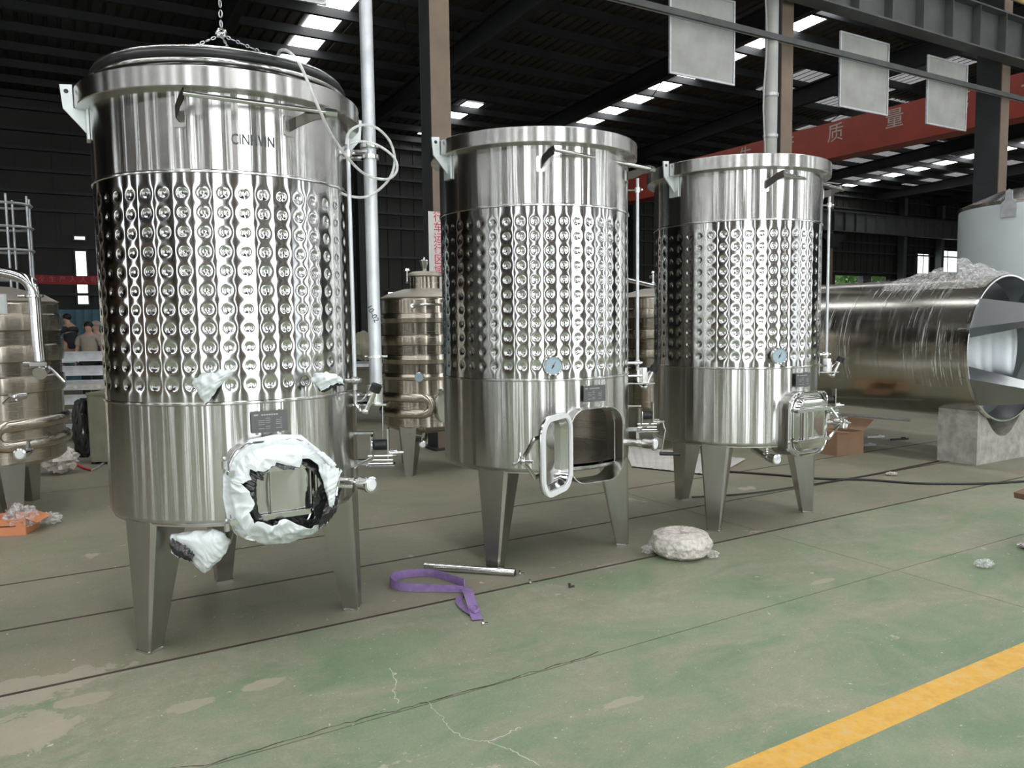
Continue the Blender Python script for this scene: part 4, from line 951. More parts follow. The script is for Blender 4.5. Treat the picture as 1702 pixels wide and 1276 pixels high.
LT = channel_tank('warm steel tank with bulging cooling bands cut by the left edge', (-4.66, 6.72), .68, .50, 1.86, [(1.62, 1.76), (1.36, 1.50), (1.10, 1.24)], (322, .76, 1), rot=75)
MTK = channel_tank('steel tank with a hatch and dial standing between the first two wine tanks', (-.955, 8.72), .485, .50, 1.905, [(1.64, 1.74), (1.40, 1.51), (1.20, 1.30), (1.03, 1.10)], (271, .76, -1), hatch=.165, dial=(268, 1.07), hh=.12)
NT = channel_tank('banded steel tank glimpsed between the second and third wine tanks', (2.03, 10.3), .60, .50, 1.92, [(1.66, 1.78), (1.40, 1.52), (1.16, 1.27), (.92, 1.03)], None, hatch=.18, hh=.14)
# fittings of the middle channel tank
k = MB(); 
ballvalve(MTK, Vector((-.0, -.50, .36)), (0.05, -1, 0), .9, Vector((-1, 0, 0)))
put('drain_pipe', MB().tube([(0, -.1, .42), (0, -.25, .36), (0, -.45, .36)], .02, 10), 'fitting', MTK)
k = MB(); M3 = frame((0, 0, 0), Vector((.94, .34, 0)), ZU, Vector((.34, -.94, 0))).to_3x3(); n, tt = fr(300)
put('manway_door', MB().ringprism(rrect(.26, .36, .1), rrect(.22, .32, .08), n*.42+ZU*.76, tt, ZU, n, .13), 'mirror', MTK)
put('door_plate', MB().prism(rrect(.25, .35, .1), n*.55+ZU*.76, tt, ZU, n, .012), 'mirror', MTK)
k = MB().cyl(P3(262, .44, 1.80), P3(262, .53, 1.82), .02); k.tube([P3(262, .53, 1.82), P3(275, .54, 1.83), P3(310, .54, 1.83)], .013, 8); put('support_bar', k, 'fitting', MTK)
# fittings of the left tank: arched pipe and valves
ap = [ray(-40, 440, 6.0), ray(-10, 450, 5.95), ray(20, 456, 5.92), ray(42, 464, 5.9), ray(54, 480, 5.9), ray(58, 505, 5.9), ray(62, 560, 5.9), ray(66, 600, 5.9)]
sp = thing('arched_pipe', 'shiny arched steel pipe in front of the left edge tank', 'pipe', ray(66, 606, 5.9))
rel(put('pipe', MB().tube(catmull(ap), .043, 18), 'fitting', sp), sp)
for q in ((57, 492), (66, 603)):
    c = ray(q[0], q[1], 5.9); k = MB().lathe([(.043, -.012), (.062, -.008), (.062, .008), (.043, .012)], 24, c); k.cyl(c-Vector((.12, 0, 0)), c-Vector((.04, 0, 0)), .012); rel(put('clamp_ring', k, 'fitting', sp), sp)
c = ray(70, 616, 5.82); ax = Vector((.25, -.9, -.25))
k = MB().cyl(c+Vector((-.05, .15, .02)), c+ax.normalized()*.05, .038); k.cyl(c+ax.normalized()*.05, c+ax.normalized()*.065, .048); k.box(c+Vector((-.01, 0, .05)), (.13, .06, .03)); o = rel(put('valve', k, 'fitting', sp), sp)
k = MB().tube([c+Vector((.03, 0, .05)), c+Vector((.08, 0, .0)), c+Vector((.16, 0, -.09))], .011, 8); o2 = put('lever', k, 'fitting', o)
c = ray(42, 752, 5.95)-Vector((LT.location.x, LT.location.y, 0)); ballvalve(LT, c, (.15, -1, 0), 1.05, Vector((.9, 0, 0)))
c = ray(18, 660, 5.98)-Vector((LT.location.x, LT.location.y, 0)); k = MB().cyl(c, c+Vector((.03, .12, 0)), .03); k.tube([c-Vector((.06, 0, .05)), c, c+Vector((.06, 0, -.03))], .012, 8); k.sphere(c+Vector((.03, 0, .0)), .024); put('sample_cock', k, 'fitting', LT)
c = ray(2, 505, 6.0)-Vector((LT.location.x, LT.location.y, 0)); put('sight_frame', MB().box(c, (.09, .03, .15), bevel=.01), 'lug', LT)
# sloping pipe over the glimpsed tank
solo('sloping_pipe', MB().cyl(ray(1030, 462, 9.5), ray(1120, 483, 9.5), .028, seg=14), 'fitting', 'sloping steel pipe crossing the gap between the second and third tanks', 'pipe')

# ------------------------------------------------------------------ horizontal tank on its saddle
HC_U, HC_Z, HR = 9.10, 1.27, .805
ht = thing('horizontal_tank', 'large steel tank lying on a concrete saddle at the right', 'tank', hall(HC_U, 4.62, 0), rz=AX)
def hl(prof, seg=128): # lathe about the local y axis at height HC_Z
    M3 = Matrix(((1, 0, 0), (0, 0, 1), (0, 1, 0))); return MB().lathe(prof, seg, (0, 0, HC_Z), M3)
put('shell', hl([(HR, j*.3) for j in range(17)]+[(HR-.1, 4.98), (0, 5.15)]), 'htank', ht)
put('skirt_inside', hl([(HR-.012, .01), (HR-.012, .30)]), 'dish', ht)
put('edge_band', hl([(HR-.014, 0), (HR-.014, -.004), (HR+.004, -.004), (HR+.004, .03), (HR, .035)]), 'fitting', ht)
put('dished_end', hl([(HR-.012, .30), (HR*.7, .42), (HR*.35, .48), (0, .50)]), 'dish', ht)
for z_ in (3.9,): put('weld_seam', hl([(HR, z_-.006), (HR+.003, z_), (HR, z_+.006)]), 'fitting', ht)
for a in (150, 215, 35, 325):
    n = Vector((math.cos(math.radians(a)), 0, math.sin(math.radians(a)))); tt = Vector((-n.z, 0, n.x)); c = Vector((0, .12, HC_Z))+n*(HR-.02)
    vs = [c-tt*.20, c+tt*.20, c+tt*.18-n*.22, c-tt*.18-n*.22]; e = c+Vector((0, -.82, 0)); vs += [e-tt*.07, e+tt*.07, e+tt*.06-n*.10, e-tt*.06-n*.10]
    put('leg', MB().add(vs, [(0, 1, 2, 3), (7, 6, 5, 4), (0, 4, 5, 1), (1, 5, 6, 2), (2, 6, 7, 3), (3, 7, 4, 0)]), 'dish', ht, sharp=20)
put('lower_rail', MB().cyl((-.50, .8, .43), (-.30, 2.6, .36), .016, seg=10), 'galv', ht)
wr = thing('stretch_wrap', 'crumpled clear stretch wrap draped over the lying tank', 'film', hall(HC_U, 4.62, HC_Z), rz=AX)
def drape(s, q):
    a = math.radians(210-s*170); y = .06+q*3.5; r = HR+.012
    bunch = math.exp(-((math.degrees(a)-90)/26)**2)*(math.exp(-((y-.55)/.45)**2)*.08 + math.exp(-((y-1.6)/.25)**2)*.05)
    e = mn.noise(Vector((s*9, y*3.2, 1)))*.018+abs(mn.noise(Vector((s*14, y*9, 2))))*bunch*1.1
    r += max(0, bunch+e*(1 if bunch > .02 else .25)+.004); return Vector((r*math.cos(a), y, r*math.sin(a)))
put('draped_sheet', MB().grid(drape, 90, 90), 'stretch', wr, sharp=180)
def heap(s, q):
    x = (s-.5)*.95; y = .02+q*1.25; g = math.sin(PI*s)**.8*math.sin(PI*q)**.8; pk = math.exp(-((q-.42)/.22)**2)*math.exp(-(x/.3)**2); b_ = math.sqrt(max(HR*HR-x*x, .1))
    return Vector((x+.02, y, b_+.012+g*.05+pk*.10+g*abs(mn.noise(Vector((x*7, y*6, 3))))*.13+g*mn.noise(Vector((x*22, y*20, 3)))*.02))
put('crumpled_heap', MB().grid(heap, 90, 90), 'wrap', wr, sharp=40)
sd = thing('concrete_saddle', 'rough concrete saddle block with a curved cradle under the lying tank', 'saddle', hall(8.66, 4.68, 0), rz=AX)
W_ = 1.04
arc = [(.0, 0), (0, .70)] + [(.02, .71), (.06, .70)] + [(.06+(W_-.12)*.5*(1-math.cos(PI*k/16)) if False else .06+(W_-.12)*k/16, .70-.42*math.sin(PI*k/16)**.8) for k in range(1, 16)] + [(W_-.06, .70), (W_, .70), (W_, 0)]
k = MB().prism(arc, (0, .44, 0), (1, 0, 0), (0, 0, 1), (0, -1, 0), .44)
put('block', k, 'concrete', sd, sharp=30)

# white film-covered vertical tank, far right
wt = thing('coated_tank', 'pale blue film covered vertical tank at the right edge', 'tank', (8.15, 12.1, 0))
put('body', MB().lathe([(0, .3), (1.05, .3), (1.12, .4), (1.12, 3.22), (1.11, 3.26)], 96), 'coat', wt); put('top', MB().lathe([(1.11, 3.24), (1.13, 3.30), (.6, 3.52), (0, 3.6)], 96), 'brushed', wt)
n, tt = fr(232)
for aa in (232, 215, 249):
    n, tt = fr(aa); put('lifting_lug', MB().prism([(-.10, 3.05), (.10, 3.05), (.10, 3.25), (.05, 3.30), (.045, 3.42), (0, 3.45), (-.045, 3.42), (-.05, 3.30), (-.10, 3.25)], n*1.125, tt, ZU, n, .02), 'galv', wt)
for aa in (200, 290, 20, 110):
    n, tt = fr(aa); put('leg', MB().prism([(-.1, 0), (.1, 0), (.14, .4), (-.14, .4)], n*.95, tt, ZU, n, .1), 'leg', wt)

# ------------------------------------------------------------------ left background
bn = thing('red_banner', 'red cloth banner with faded Chinese characters at the left', 'banner', ray(48, 463, 18)); pB = ray(166, 465, 18); dB = (pB-bn.location)
n1 = dB.normalized(); up1 = ZU
put('cloth', MB().grid(lambda s, q: dB*s*1.15 + up1*((q-.5)*.20-.02*math.sin(PI*s)) + Vector((0, 1, 0))*.01*math.sin(s*30), 40, 4), 'redbanner', bn)
for k, s in enumerate('安全生产人人有责'): put_text('character', s, .15, 'bannertext', frame(dB*(-.0+k*.145+.05)+Vector((0, -.03, -.01)), n1, up1, Vector((0, -1, 0))), bn, .002)
bs = thing('blue_partition', 'blue sheet metal partition behind the workers', 'partition', hall(-2.5, 24, 0), rz=AX)
k = MB()
for q in range(40): k.box((q*.2, 0, 1.05), (.11, .05, 2.1))
put('sheet', MB().box((3.9, .04, 1.05), (8, .02, 2.1)), 'blue', bs); o = put('rib', k, 'blue', bs)
# stacked steel beams, each one a thing
bx0 = ray(60, 742, 10.9); d1 = Vector((.985, .17, 0)).normalized(); side = Vector((-.17, .985, 0))
for i in range(6):
    z = .13+i*.205
    h_ = thing('steel_channel', ['long grey steel channel at the bottom of the stack left of the first tank', 'second grey steel channel from the bottom of the left stack', 'third grey steel channel from the bottom of the left stack', 'fourth grey steel channel from the bottom of the left stack', 'fifth grey steel channel from the bottom of the left stack', 'topmost grey steel channel of the stack in front of the workers'][i], 'beam', Vector((-7.2, 11.0, z)) + side*(.04*i), 'stacked steel channels', math.radians(8))
    put('web', MB().box((1.3, 0, .06), (2.6, .012, .12)), 'galv', h_); put('flange', MB().box((1.3, -.0, .124), (2.6, .10, .012)), 'galv', h_); put('flange', MB().box((1.3, -.0, -.004), (2.6, .10, .012)), 'galv', h_)
    if i in (1, 3):
        k = MB()
        for q in range(24): k.cyl(Vector((.1+q*.105, -.052, .035)), Vector((.1+q*.105, -.06, .035)), .028, seg=10)
        put('hole_strip', MB().box((1.3, -.055, .04), (2.6, .006, .08)), 'dome', h_); put('punched_disc', k, 'galv', h_)
for xx, lb in ((-6.9, 'dark spacer block under the left half of the channel stack'), (-5.2, 'dark spacer block under the right end of the channel stack')):
    solo('timber_block', MB().box((0, 0, 0), (.10, .5, .118), bevel=.01), 'beamdark', lb, 'block', Vector((xx, 11.05+(xx+7.2)*.14, .06)))
obx = thing('olive_box', 'olive green metal box half hidden behind the first tank left side', 'box', (-4.86, 9.45, 0))
put('body', MB().box((0, 0, .43), (.42, .42, .80), bevel=.02), 'olive', obx); put('lid', MB().box((0, 0, .845), (.44, .44, .03), bevel=.02), 'olive', obx)
for sx in (-.17, .17): put('foot', MB().box((sx, 0, .015), (.05, .4, .03)), 'beamdark', obx)
hd = thing('cable_coil', 'black cable coil hanging on the olive box', 'coil', (-5.19, 9.35, .42))
put('coil', (lambda k: k)(MB().tube([(.04*math.sin(i*.7), .12*math.cos(i*PI/12), .0+.33*math.sin(i*PI/12)) for i in range(96)], .028, 8)), 'hose', hd)
put('hook', MB().box((.06, 0, .36), (.14, .02, .02)), 'beamdark', hd)
rp = MB().tube(catmull([ray(100, 762, 9.6), ray(125, 770, 9.4), ray(148, 781, 9.3), ray(160, 778, 9.2), ray(176, 765, 9.2)]), .010, 8)
ropes = [pz for pz in ()]
def gpt(px, py, h=.012):
    d = fw + rt*((px-851)/F_PX) - up*((py-638)/F_PX); k = (h-1.65)/d.z; return Vector((0, 0, 1.65))+d*k
solo('red_rope', MB().tube(catmull([gpt(112, 764), gpt(126, 771), gpt(140, 778), gpt(152, 781)]), .011, 8), 'signred', 'red rope lying on the floor left of the first tank', 'rope')
solo('grey_rope', MB().tube(catmull([gpt(152, 781), gpt(163, 776), gpt(174, 768)]), .011, 8), 'galv', 'pale rope joining the red rope by the olive box', 'rope')
# crumpled plastic behind the left tank
def crumple(c, rx, ry, rz_, seed, nu=26, nv=16, amp=.45):
    c = Vector(c)
    def fn(s, q):
        a = 2*PI*s; b_ = PI*q; d = Vector((math.cos(a)*math.sin(b_), math.sin(a)*math.sin(b_), -math.cos(b_)))
        m = 1-amp*abs(mn.noise(d*2.6+Vector((seed, 0, 0))))*1.6+amp*.5*mn.noise(d*6+Vector((0, seed, 0)))
        p = Vector((d.x*rx*m, d.y*ry*m, max(-rz_*.98, d.z*rz_*m))); return c+p+ZU*rz_
    return MB().grid(fn, nu, nv, closed=True)
solo('plastic_sheet', crumple(gpt(100, 788, 0), .22, .18, .17, 3), 'wrapdense', 'beige crumpled sheet behind the leg of the left tank', 'plastic', sharp=20)
# orange carton with plastic in it
oc = thing('orange_carton', 'small open orange carton on the floor at the left edge', 'box', gpt(10, 884, 0), rz=math.radians(10))
k = MB(); k.box((-.20, 0, .065), (.005, .26, .13)); k.box((.20, 0, .065), (.005, .26, .13)); k.box((0, -.13, .065), (.40, .005, .13)); k.box((0, .13, .065), (.40, .005, .13)); k.box((0, 0, .003), (.40, .26, .005))
put('carton_body', k, 'orange', oc)
put('flap', MB().box((.245, 0, .115), (.10, .25, .004), Matrix.Rotation(.4, 3, 'Y')), 'orange', oc); put('flap', MB().box((-.23, -.0, .16), (.09, .25, .004), Matrix.Rotation(-.9, 3, 'Y')), 'orange', oc)
put('print_strip', MB().box((.03, -.1335, .075), (.20, .001, .010)), 'ink', oc)
solo('plastic_bag', crumple(gpt(36, 880, .03), .14, .10, .11, 8, amp=.5), 'wrap', 'clear plastic bag bulging out of the orange carton', 'plastic', sharp=15)
solo('crumpled_film', crumple(gpt(82, 872, 0), .11, .10, .055, 12, amp=.6), 'wrap', 'clear crumpled film beside the orange carton under the left tank leg', 'plastic', sharp=15)
# cage ladder
cl = thing('cage_ladder', 'tall caged steel ladder frame at the far left', 'ladder', (-8.95, 14.0, 0))
for k_ in range(7):
    a = k_*2*PI/7; put('upright', MB().cyl((.42*math.cos(a), .42*math.sin(a), 0), (.42*math.cos(a), .42*math.sin(a), 3.95), .022, seg=8), 'galv', cl)
for z in (.6, 1.4, 2.0, 2.5, 3.0, 3.4, 3.8): put('hoop', MB().tube([(.43*math.cos(2*PI*i/24), .43*math.sin(2*PI*i/24), z) for i in range(24)], .024, 8, closed=True), 'galv', cl)
put('mast', MB().cyl((-.25, -.2, 0), (-.25, -.2, 4.5), .035, seg=10), 'galv', cl)

# ------------------------------------------------------------------ people (skin modifier bodies)
def skin(name, verts, edges, radii, mat, parent, sub=2):
    me = bpy.data.meshes.new(name); me.from_pydata(verts, edges, []); me.materials.append(MT[mat])
    o = bpy.data.objects.new(name, me); COL.objects.link(o); o.parent = parent
    m = o.modifiers.new('skin', 'SKIN'); m.use_smooth_shade = True
    for i, r in enumerate(radii): me.skin_vertices[0].data[i].radius = (r, r) if not hasattr(r, '__len__') else r
    me.skin_vertices[0].data[0].use_root = True
    s = o.modifiers.new('sub', 'SUBSURF'); s.levels = sub; s.render_levels = sub
    return o
def hand(V_, E_, R_, root, wrist, d, out, s=1.0):
    """palm and five fingers as chains on the arm"""
    d = Vector(d).normalized(); out = Vector(out).normalized(); b0 = len(V_)
    palm = wrist+d*.05*s; V_.append(palm); E_.append((root, b0)); R_.append(.030)
    for k, (off, L) in enumerate(((-.028, .060), (-.010, .072), (.010, .068), (.027, .052))):
        i = len(V_); V_ += [palm+out*off*s+d*.035*s, palm+out*off*s+d*(.035+L*.55)*s, palm+out*off*s+d*(.035+L)*s+Vector((0, 0, -.012))]; E_ += [(b0, i), (i, i+1), (i+1, i+2)]; R_ += [.010, .009, .008]
    i = len(V_); V_ += [palm-out*.035*s, palm-out*.055*s+d*.035*s]; E_ += [(b0, i), (i, i+1)]; R_ += [.011, .009]
def standing():
    t = thing('person', 'standing worker in a tan T-shirt seen from behind beside the stacked channels', 'person', (-9.02, 16.7, 0), rz=math.radians(12))
    V_ = [Vector(p) for p in ((0, 0, .95), (0, 0, 1.12), (0, .0, 1.32), (0, 0, 1.46), (0, -.01, 1.53), (0, -.02, 1.60), (0, -.02, 1.69))]
    E_ = [(0, 1), (1, 2), (2, 3), (3, 4), (4, 5), (5, 6)]; R_ = [(.15, .11), (.145, .10), (.17, .115), (.10, .07), (.05, .05), (.078, .09), (.07, .08)]
    for s in (-1, 1):
        i = len(V_); V_ += [Vector((s*.10, 0, .86)), Vector((s*.11, .01, .50)), Vector((s*.12, .03, .09)), Vector((s*.12, -.12, .035))]; E_ += [(0, i), (i, i+1), (i+1, i+2), (i+2, i+3)]; R_ += [(.095, .10), (.062, .065), (.042, .045), (.04, .03)]
        i = len(V_); V_ += [Vector((s*.20, 0, 1.40)), Vector((s*.25, .02, 1.14)), Vector((s*.27, -.04, .92))]; E_ += [(3, i), (i, i+1), (i+1, i+2)]; R_ += [.055, .042, .030]
        hand(V_, E_, R_, i+2, V_[i+2], (.02*s, -.03, -1), (0, 1, 0))
    skin('body', V_, E_, R_, 'skin', t)
    V_ = [Vector(p) for p in ((0, 0, .93), (0, 0, 1.12), (0, 0, 1.32), (0, 0, 1.455))]; E_ = [(0, 1), (1, 2), (2, 3)]; R_ = [(.175, .135), (.165, .12), (.19, .135), (.11, .08)]
    for s in (-1, 1):
        i = len(V_); V_ += [Vector((s*.205, 0, 1.395)), Vector((s*.235, .01, 1.22))]; E_ += [(3, i), (i, i+1)]; R_ += [.075, .068]
    skin('tshirt', V_, E_, R_, 'tan', t)
    V_ = [Vector((0, 0, .93))]; E_ = []; R_ = [(.165, .125)]
    for s in (-1, 1):
        i = len(V_); V_ += [Vector((s*.10, 0, .84)), Vector((s*.11, .01, .50)), Vector((s*.12, .03, .10))]; E_ += [(0, i), (i, i+1), (i+1, i+2)]; R_ += [(.115, .12), (.08, .085), (.065, .07)]
    skin('trousers', V_, E_, R_, 'blacktr', t)
    put('hair', MB().sphere((0, .01, 1.665), .098, 18, (.92, 1.02, .95)), 'hair', t)
    for s in (-1, 1): put('ear', MB().sphere((s*.088, -.02, 1.62), .022, 10, (.5, 1, 1.3)), 'skin', t)
    return t
standing()
st2 = None
def sitting():
    base = Vector((-10.35, 18.4, 0))
    t = thing('person', 'seated worker in a dark shirt with an arm stretched to the left', 'person', base, rz=math.radians(-20))
    hz = 1.12
    V_ = [Vector(p) for p in ((0, 0, hz), (-.03, 0, hz+.22), (-.05, 0, hz+.42), (-.06, 0, hz+.53), (-.09, -.01, hz+.61), (-.12, -.01, hz+.69), (-.11, 0, hz+.78))]
    E_ = [(0, 1), (1, 2), (2, 3), (3, 4), (4, 5), (5, 6)]; R_ = [(.14, .14), (.12, .14), (.13, .17), (.09, .11), (.05, .05), (.09, .078), (.08, .07)]
    for s in (-1, 1):
        i = len(V_); V_ += [Vector((-.12, s*.10, hz-.02)), Vector((-.46, s*.12, hz-.02)), Vector((-.46, s*.12, hz-.42)), Vector((-.60, s*.12, hz-.46))]; E_ += [(0, i), (i, i+1), (i+1, i+2), (i+2, i+3)]; R_ += [.095, .065, .045, .035]
        i = len(V_); el = Vector((-.30, s*.20, hz+.26)); wr_ = Vector((-.55, s*.14, hz+.24)); V_ += [Vector((-.06, s*.20, hz+.46)), el, wr_]; E_ += [(3, i), (i, i+1), (i+1, i+2)]; R_ += [.058, .042, .03]
        hand(V_, E_, R_, i+2, wr_, (-1, 0, -.1), (0, 1, 0))
    skin('body', V_, E_, R_, 'skin', t)
    V_ = [Vector(p) for p in ((.0, 0, hz-.02), (-.03, 0, hz+.22), (-.05, 0, hz+.42), (-.06, 0, hz+.52))]; E_ = [(0, 1), (1, 2), (2, 3)]; R_ = [(.16, .17), (.15, .17), (.15, .19), (.10, .12)]
    for s in (-1, 1): i = len(V_); V_ += [Vector((-.07, s*.205, hz+.45)), Vector((-.22, s*.21, hz+.33))]; E_ += [(3, i), (i, i+1)]; R_ += [.078, .068]
    skin('shirt', V_, E_, R_, 'navy', t)
    V_ = [Vector((0, 0, hz-.02))]; E_ = []; R_ = [(.15, .16)]
    for s in (-1, 1): i = len(V_); V_ += [Vector((-.12, s*.10, hz-.02)), Vector((-.47, s*.12, hz-.02)), Vector((-.47, s*.12, hz-.40))]; E_ += [(0, i), (i, i+1), (i+1, i+2)]; R_ += [.115, .085, .065]
    skin('trousers', V_, E_, R_, 'jeans', t)
    put('hair', MB().sphere((-.105, 0, hz+.755), .10, 18, (1.0, .9, .85)), 'hair', t)
    put('nose', MB().sphere((-.215, -.01, hz+.68), .016, 8), 'skin', t)
    bb = thing('work_bench', 'pale steel bench under the seated worker', 'bench', base+Vector((0, 0, 0)), rz=math.radians(8))
    put('bench_top', MB().box((.25, .1, .955), (2.2, .7, .09)), 'white', bb); put('apron', MB().box((.25, -.22, .86), (2.1, .03, .10)), 'galv', bb)
    for sx in (-.75, 1.25):
        for sy in (-.2, .4): put('leg', MB().box((sx, sy, .455), (.06, .06, .91)), 'galv', bb)
sitting()
def third():
    t = thing('person', 'third worker with a pale cap just behind the tan-shirted worker', 'person', (-9.55, 18.0, 0))
    V_ = [Vector(p) for p in ((0, 0, .95), (0, 0, 1.2), (0, 0, 1.42), (0, 0, 1.52), (0, 0, 1.60), (0, 0, 1.70))]; E_ = [(i, i+1) for i in range(5)]; R_ = [(.14, .11), (.14, .10), (.15, .10), (.05, .05), (.08, .09), (.07, .08)]
    for s in (-1, 1):
        i = len(V_); V_ += [Vector((s*.10, 0, .86)), Vector((s*.11, 0, .5)), Vector((s*.12, .02, .09)), Vector((s*.12, -.1, .035))]; E_ += [(0, i), (i, i+1), (i+1, i+2), (i+2, i+3)]; R_ += [.09, .06, .045, .035]
        i = len(V_); V_ += [Vector((s*.19, 0, 1.38)), Vector((s*.23, .0, 1.12)), Vector((s*.22, -.15, .95))]; E_ += [(2, i), (i, i+1), (i+1, i+2)]; R_ += [.052, .04, .03]
        hand(V_, E_, R_, i+2, V_[i+2], (0, -.5, -.8), (1, 0, 0))
    skin('body', V_, E_, R_, 'skin', t)
    V_ = [Vector(p) for p in ((0, 0, .9), (0, 0, 1.2), (0, 0, 1.42))]; E_ = [(0, 1), (1, 2)]; R_ = [(.17, .13), (.16, .12), (.17, .12)]
    for s in (-1, 1): i = len(V_); V_ += [Vector((s*.20, 0, 1.37)), Vector((s*.23, 0, 1.18))]; E_ += [(2, i), (i, i+1)]; R_ += [.07, .06]
    skin('shirt', V_, E_, R_, 'navy', t)
    V_ = [Vector((0, 0, .92))]; E_ = []; R_ = [(.16, .12)]
    for s in (-1, 1): i = len(V_); V_ += [Vector((s*.10, 0, .84)), Vector((s*.11, 0, .5)), Vector((s*.12, .02, .1))]; E_ += [(0, i), (i, i+1), (i+1, i+2)]; R_ += [.11, .08, .065]
    skin('trousers', V_, E_, R_, 'jeans', t)
    put('cap', MB().sphere((0, 0, 1.70), .098, 16, (1, 1, .8)), 'tan', t)
third()

# things in the gap between tank 1 and tank 2, far behind
mc = thing('machine_cabinet', 'pale machine cabinet with a black band behind the steel tank hatch', 'cabinet', hall(4.6, 24.6, 0), rz=AX)
put('body', MB().box((0, 0, 1.75), (1.0, .7, 3.5), bevel=.02), 'white', mc); put('dark_band', MB().box((0, -.36, 2.95), (.9, .01, .10)), 'ink', mc); put('dark_band', MB().box((0, -.36, 2.2), (.9, .01, .05)), 'ink', mc)
for i, (px, Y, wd, hh_, mt, lb) in enumerate(((604, 13, .34, .62, 'olive', 'yellow green sack on the bench behind the first tank'),)):
    p = ray(px, 595, Y); s = solo('sack', crumple((p.x, p.y, 1.0), .22, .2, .26, 21, amp=.2), mt, lb, 'sack')
tb = thing('work_table', 'steel work table seen in the gap right of the first tank', 'table', (-2.45, 13.0, 0))
put('table_top', MB().box((0, 0, .96), (1.6, .8, .05)), 'galv', tb); put('lower_shelf', MB().box((0, 0, .35), (1.5, .7, .03)), 'galv', tb)
for sx in (-.74, .74):
    for sy in (-.35, .35): put('leg', MB().box((sx, sy, .47), (.05, .05, .94)), 'galv', tb)
# grey machines between tank 2 and 3
mg = thing('grey_machine', 'dark grey boxy machine behind the gap of the second and third tanks', 'machine', (2.9, 17.0, 0))
put('housing', MB().box((0, 0, 1.1), (1.6, 1.0, 2.2), bevel=.04), 'girder', mg); put('front_panel', MB().box((-.2, -.51, 1.4), (.7, .02, .6)), 'blue', mg); put('pipe', MB().cyl((-.6, -.4, 2.2), (-.6, -.4, 4.2), .06), 'galv', mg)

# ------------------------------------------------------------------ things on the floor
def upt(px, py): return gpt(px, py, 0)
a_, b_ = gpt(706, 941, .024), gpt(856, 951, .024)
stb = thing('steel_tube', 'short polished steel tube lying in front of the middle tank', 'tube', a_); d = b_-a_; L = d.length; d.normalize()
M3 = d.to_track_quat('Z', 'Y').to_matrix()
put('tube', MB().lathe([(.024, 0), (.024, L), (.0215, L), (.0215, 0), (.024, 0)], 28, (0, 0, 0), M3), 'fitting', stb)
# purple sling: flat webbing standing on edge in a loop, then folded tail
def ribbon(P, hts, tilt=0, th=.003, flat=False):
    k = MB(); C = catmull([Vector(p) for p in P], 8); n = len(C)
    vs = []
    for i, p in enumerate(C):
        h_ = hts if not hasattr(hts, '__len__') else np.interp(i/(n-1)*(len(hts)-1), range(len(hts)), hts)
        tn = (C[min(i+1, n-1)]-C[max(i-1, 0)]).normalized(); sd_ = tn.cross(ZU).normalized()
        vs += [p+sd_*th, p+sd_*th+(ZU*h_), p-sd_*th+(ZU*h_), p-sd_*th] if not flat else [p-sd_*h_/2, p+sd_*h_/2, p+sd_*h_/2+ZU*th, p-sd_*h_/2+ZU*th]
    fs = []
    for i in range(n-1):
        for q in range(4): fs.append((4*i+q, 4*i+(q+1) % 4, 4*i+4+(q+1) % 4, 4*i+4+q))
    fs += [(0, 3, 2, 1), (4*n-4, 4*n-3, 4*n-2, 4*n-1)]
    return k.add(vs, fs)
slg = thing('lifting_sling', 'purple webbing lifting sling curled on the floor', 'sling', upt(700, 985))
P = [gpt(770, 984, .004), gpt(720, 983, .004), gpt(670, 982, .004), gpt(651, 976, .004), gpt(652, 968, .004), gpt(675, 960, .004), gpt(715, 958, .004), gpt(745, 966, .004), gpt(772, 976, .004)]
rel(put('loop', ribbon(P, [.04, .045, .052, .062, .062, .052, .048, .05, .055]), 'strap', slg), slg)
P = [gpt(770, 976, .01), gpt(778, 985, .045), gpt(783, 1000, .035), gpt(788, 1015, .02), gpt(793, 1030, .006)]
rel(put('tail', ribbon(P, .06, flat=True, th=.005), 'strap', slg), slg)
P = [gpt(764, 992, .004), gpt(763, 1002, .004), gpt(772, 1012, .006), gpt(786, 1020, .015)]
rel(put('folded_tail', ribbon(P, .04, flat=True, th=.006), 'strap', slg), slg)
rel(put('knot', MB().tube([gpt(789+6*math.cos(q*PI/4), 1012+5*math.sin(q*PI/4), .028) for q in range(8)], .009, 8, closed=True), 'strap', slg), slg)
# wrapped round bundle
bd = thing('wrapped_bundle', 'round bundle wrapped in crinkled clear plastic on the floor', 'bundle', gpt(1131, 921, 0))
put('core', MB().lathe([(0, .0), (.15, .004), (.19, .04), (.195, .10), (.17, .14), (.10, .15), (.09, .135), (0, .13)], 40), 'white', bd, label='pale coil inside the wrap')
def bw(s, q):
    a = 2*PI*s; P_ = [(0, .002), (.16, .002), (.205, .03), (.215, .09), (.19, .150), (.12, .172), (.05, .162), (0, .158)]; x = min(q*7, 6.999); i = int(x); f_ = x-i
    r = P_[i][0]*(1-f_)+P_[i+1][0]*f_; z = P_[i][1]*(1-f_)+P_[i+1][1]*f_; e = mn.noise(Vector((math.cos(a)*3, math.sin(a)*3, z*14)))*.016-abs(mn.noise(Vector((math.cos(a)*9+z*20, math.sin(a)*9, z*34))))*.016-abs(mn.noise(Vector((math.cos(a)*22, math.sin(a)*22-z*40, z*60))))*.007
    r2 = r*(1+.0)+e*min(1, r*8); return Vector((r2*math.cos(a)*1.02, r2*math.sin(a), max(.001, z+abs(e)*.5)))
put('wrap', MB().grid(bw, 180, 60, closed=True), 'wrapdense', bd, sharp=60)
put('wrap_tail', crumple((-.22, .02, 0), .06, .05, .035, 4, amp=.5), 'wrap', bd, sharp=15); put('wrap_tail', crumple((.20, -.10, 0), .05, .04, .03, 6, amp=.5), 'wrap', bd, sharp=15)
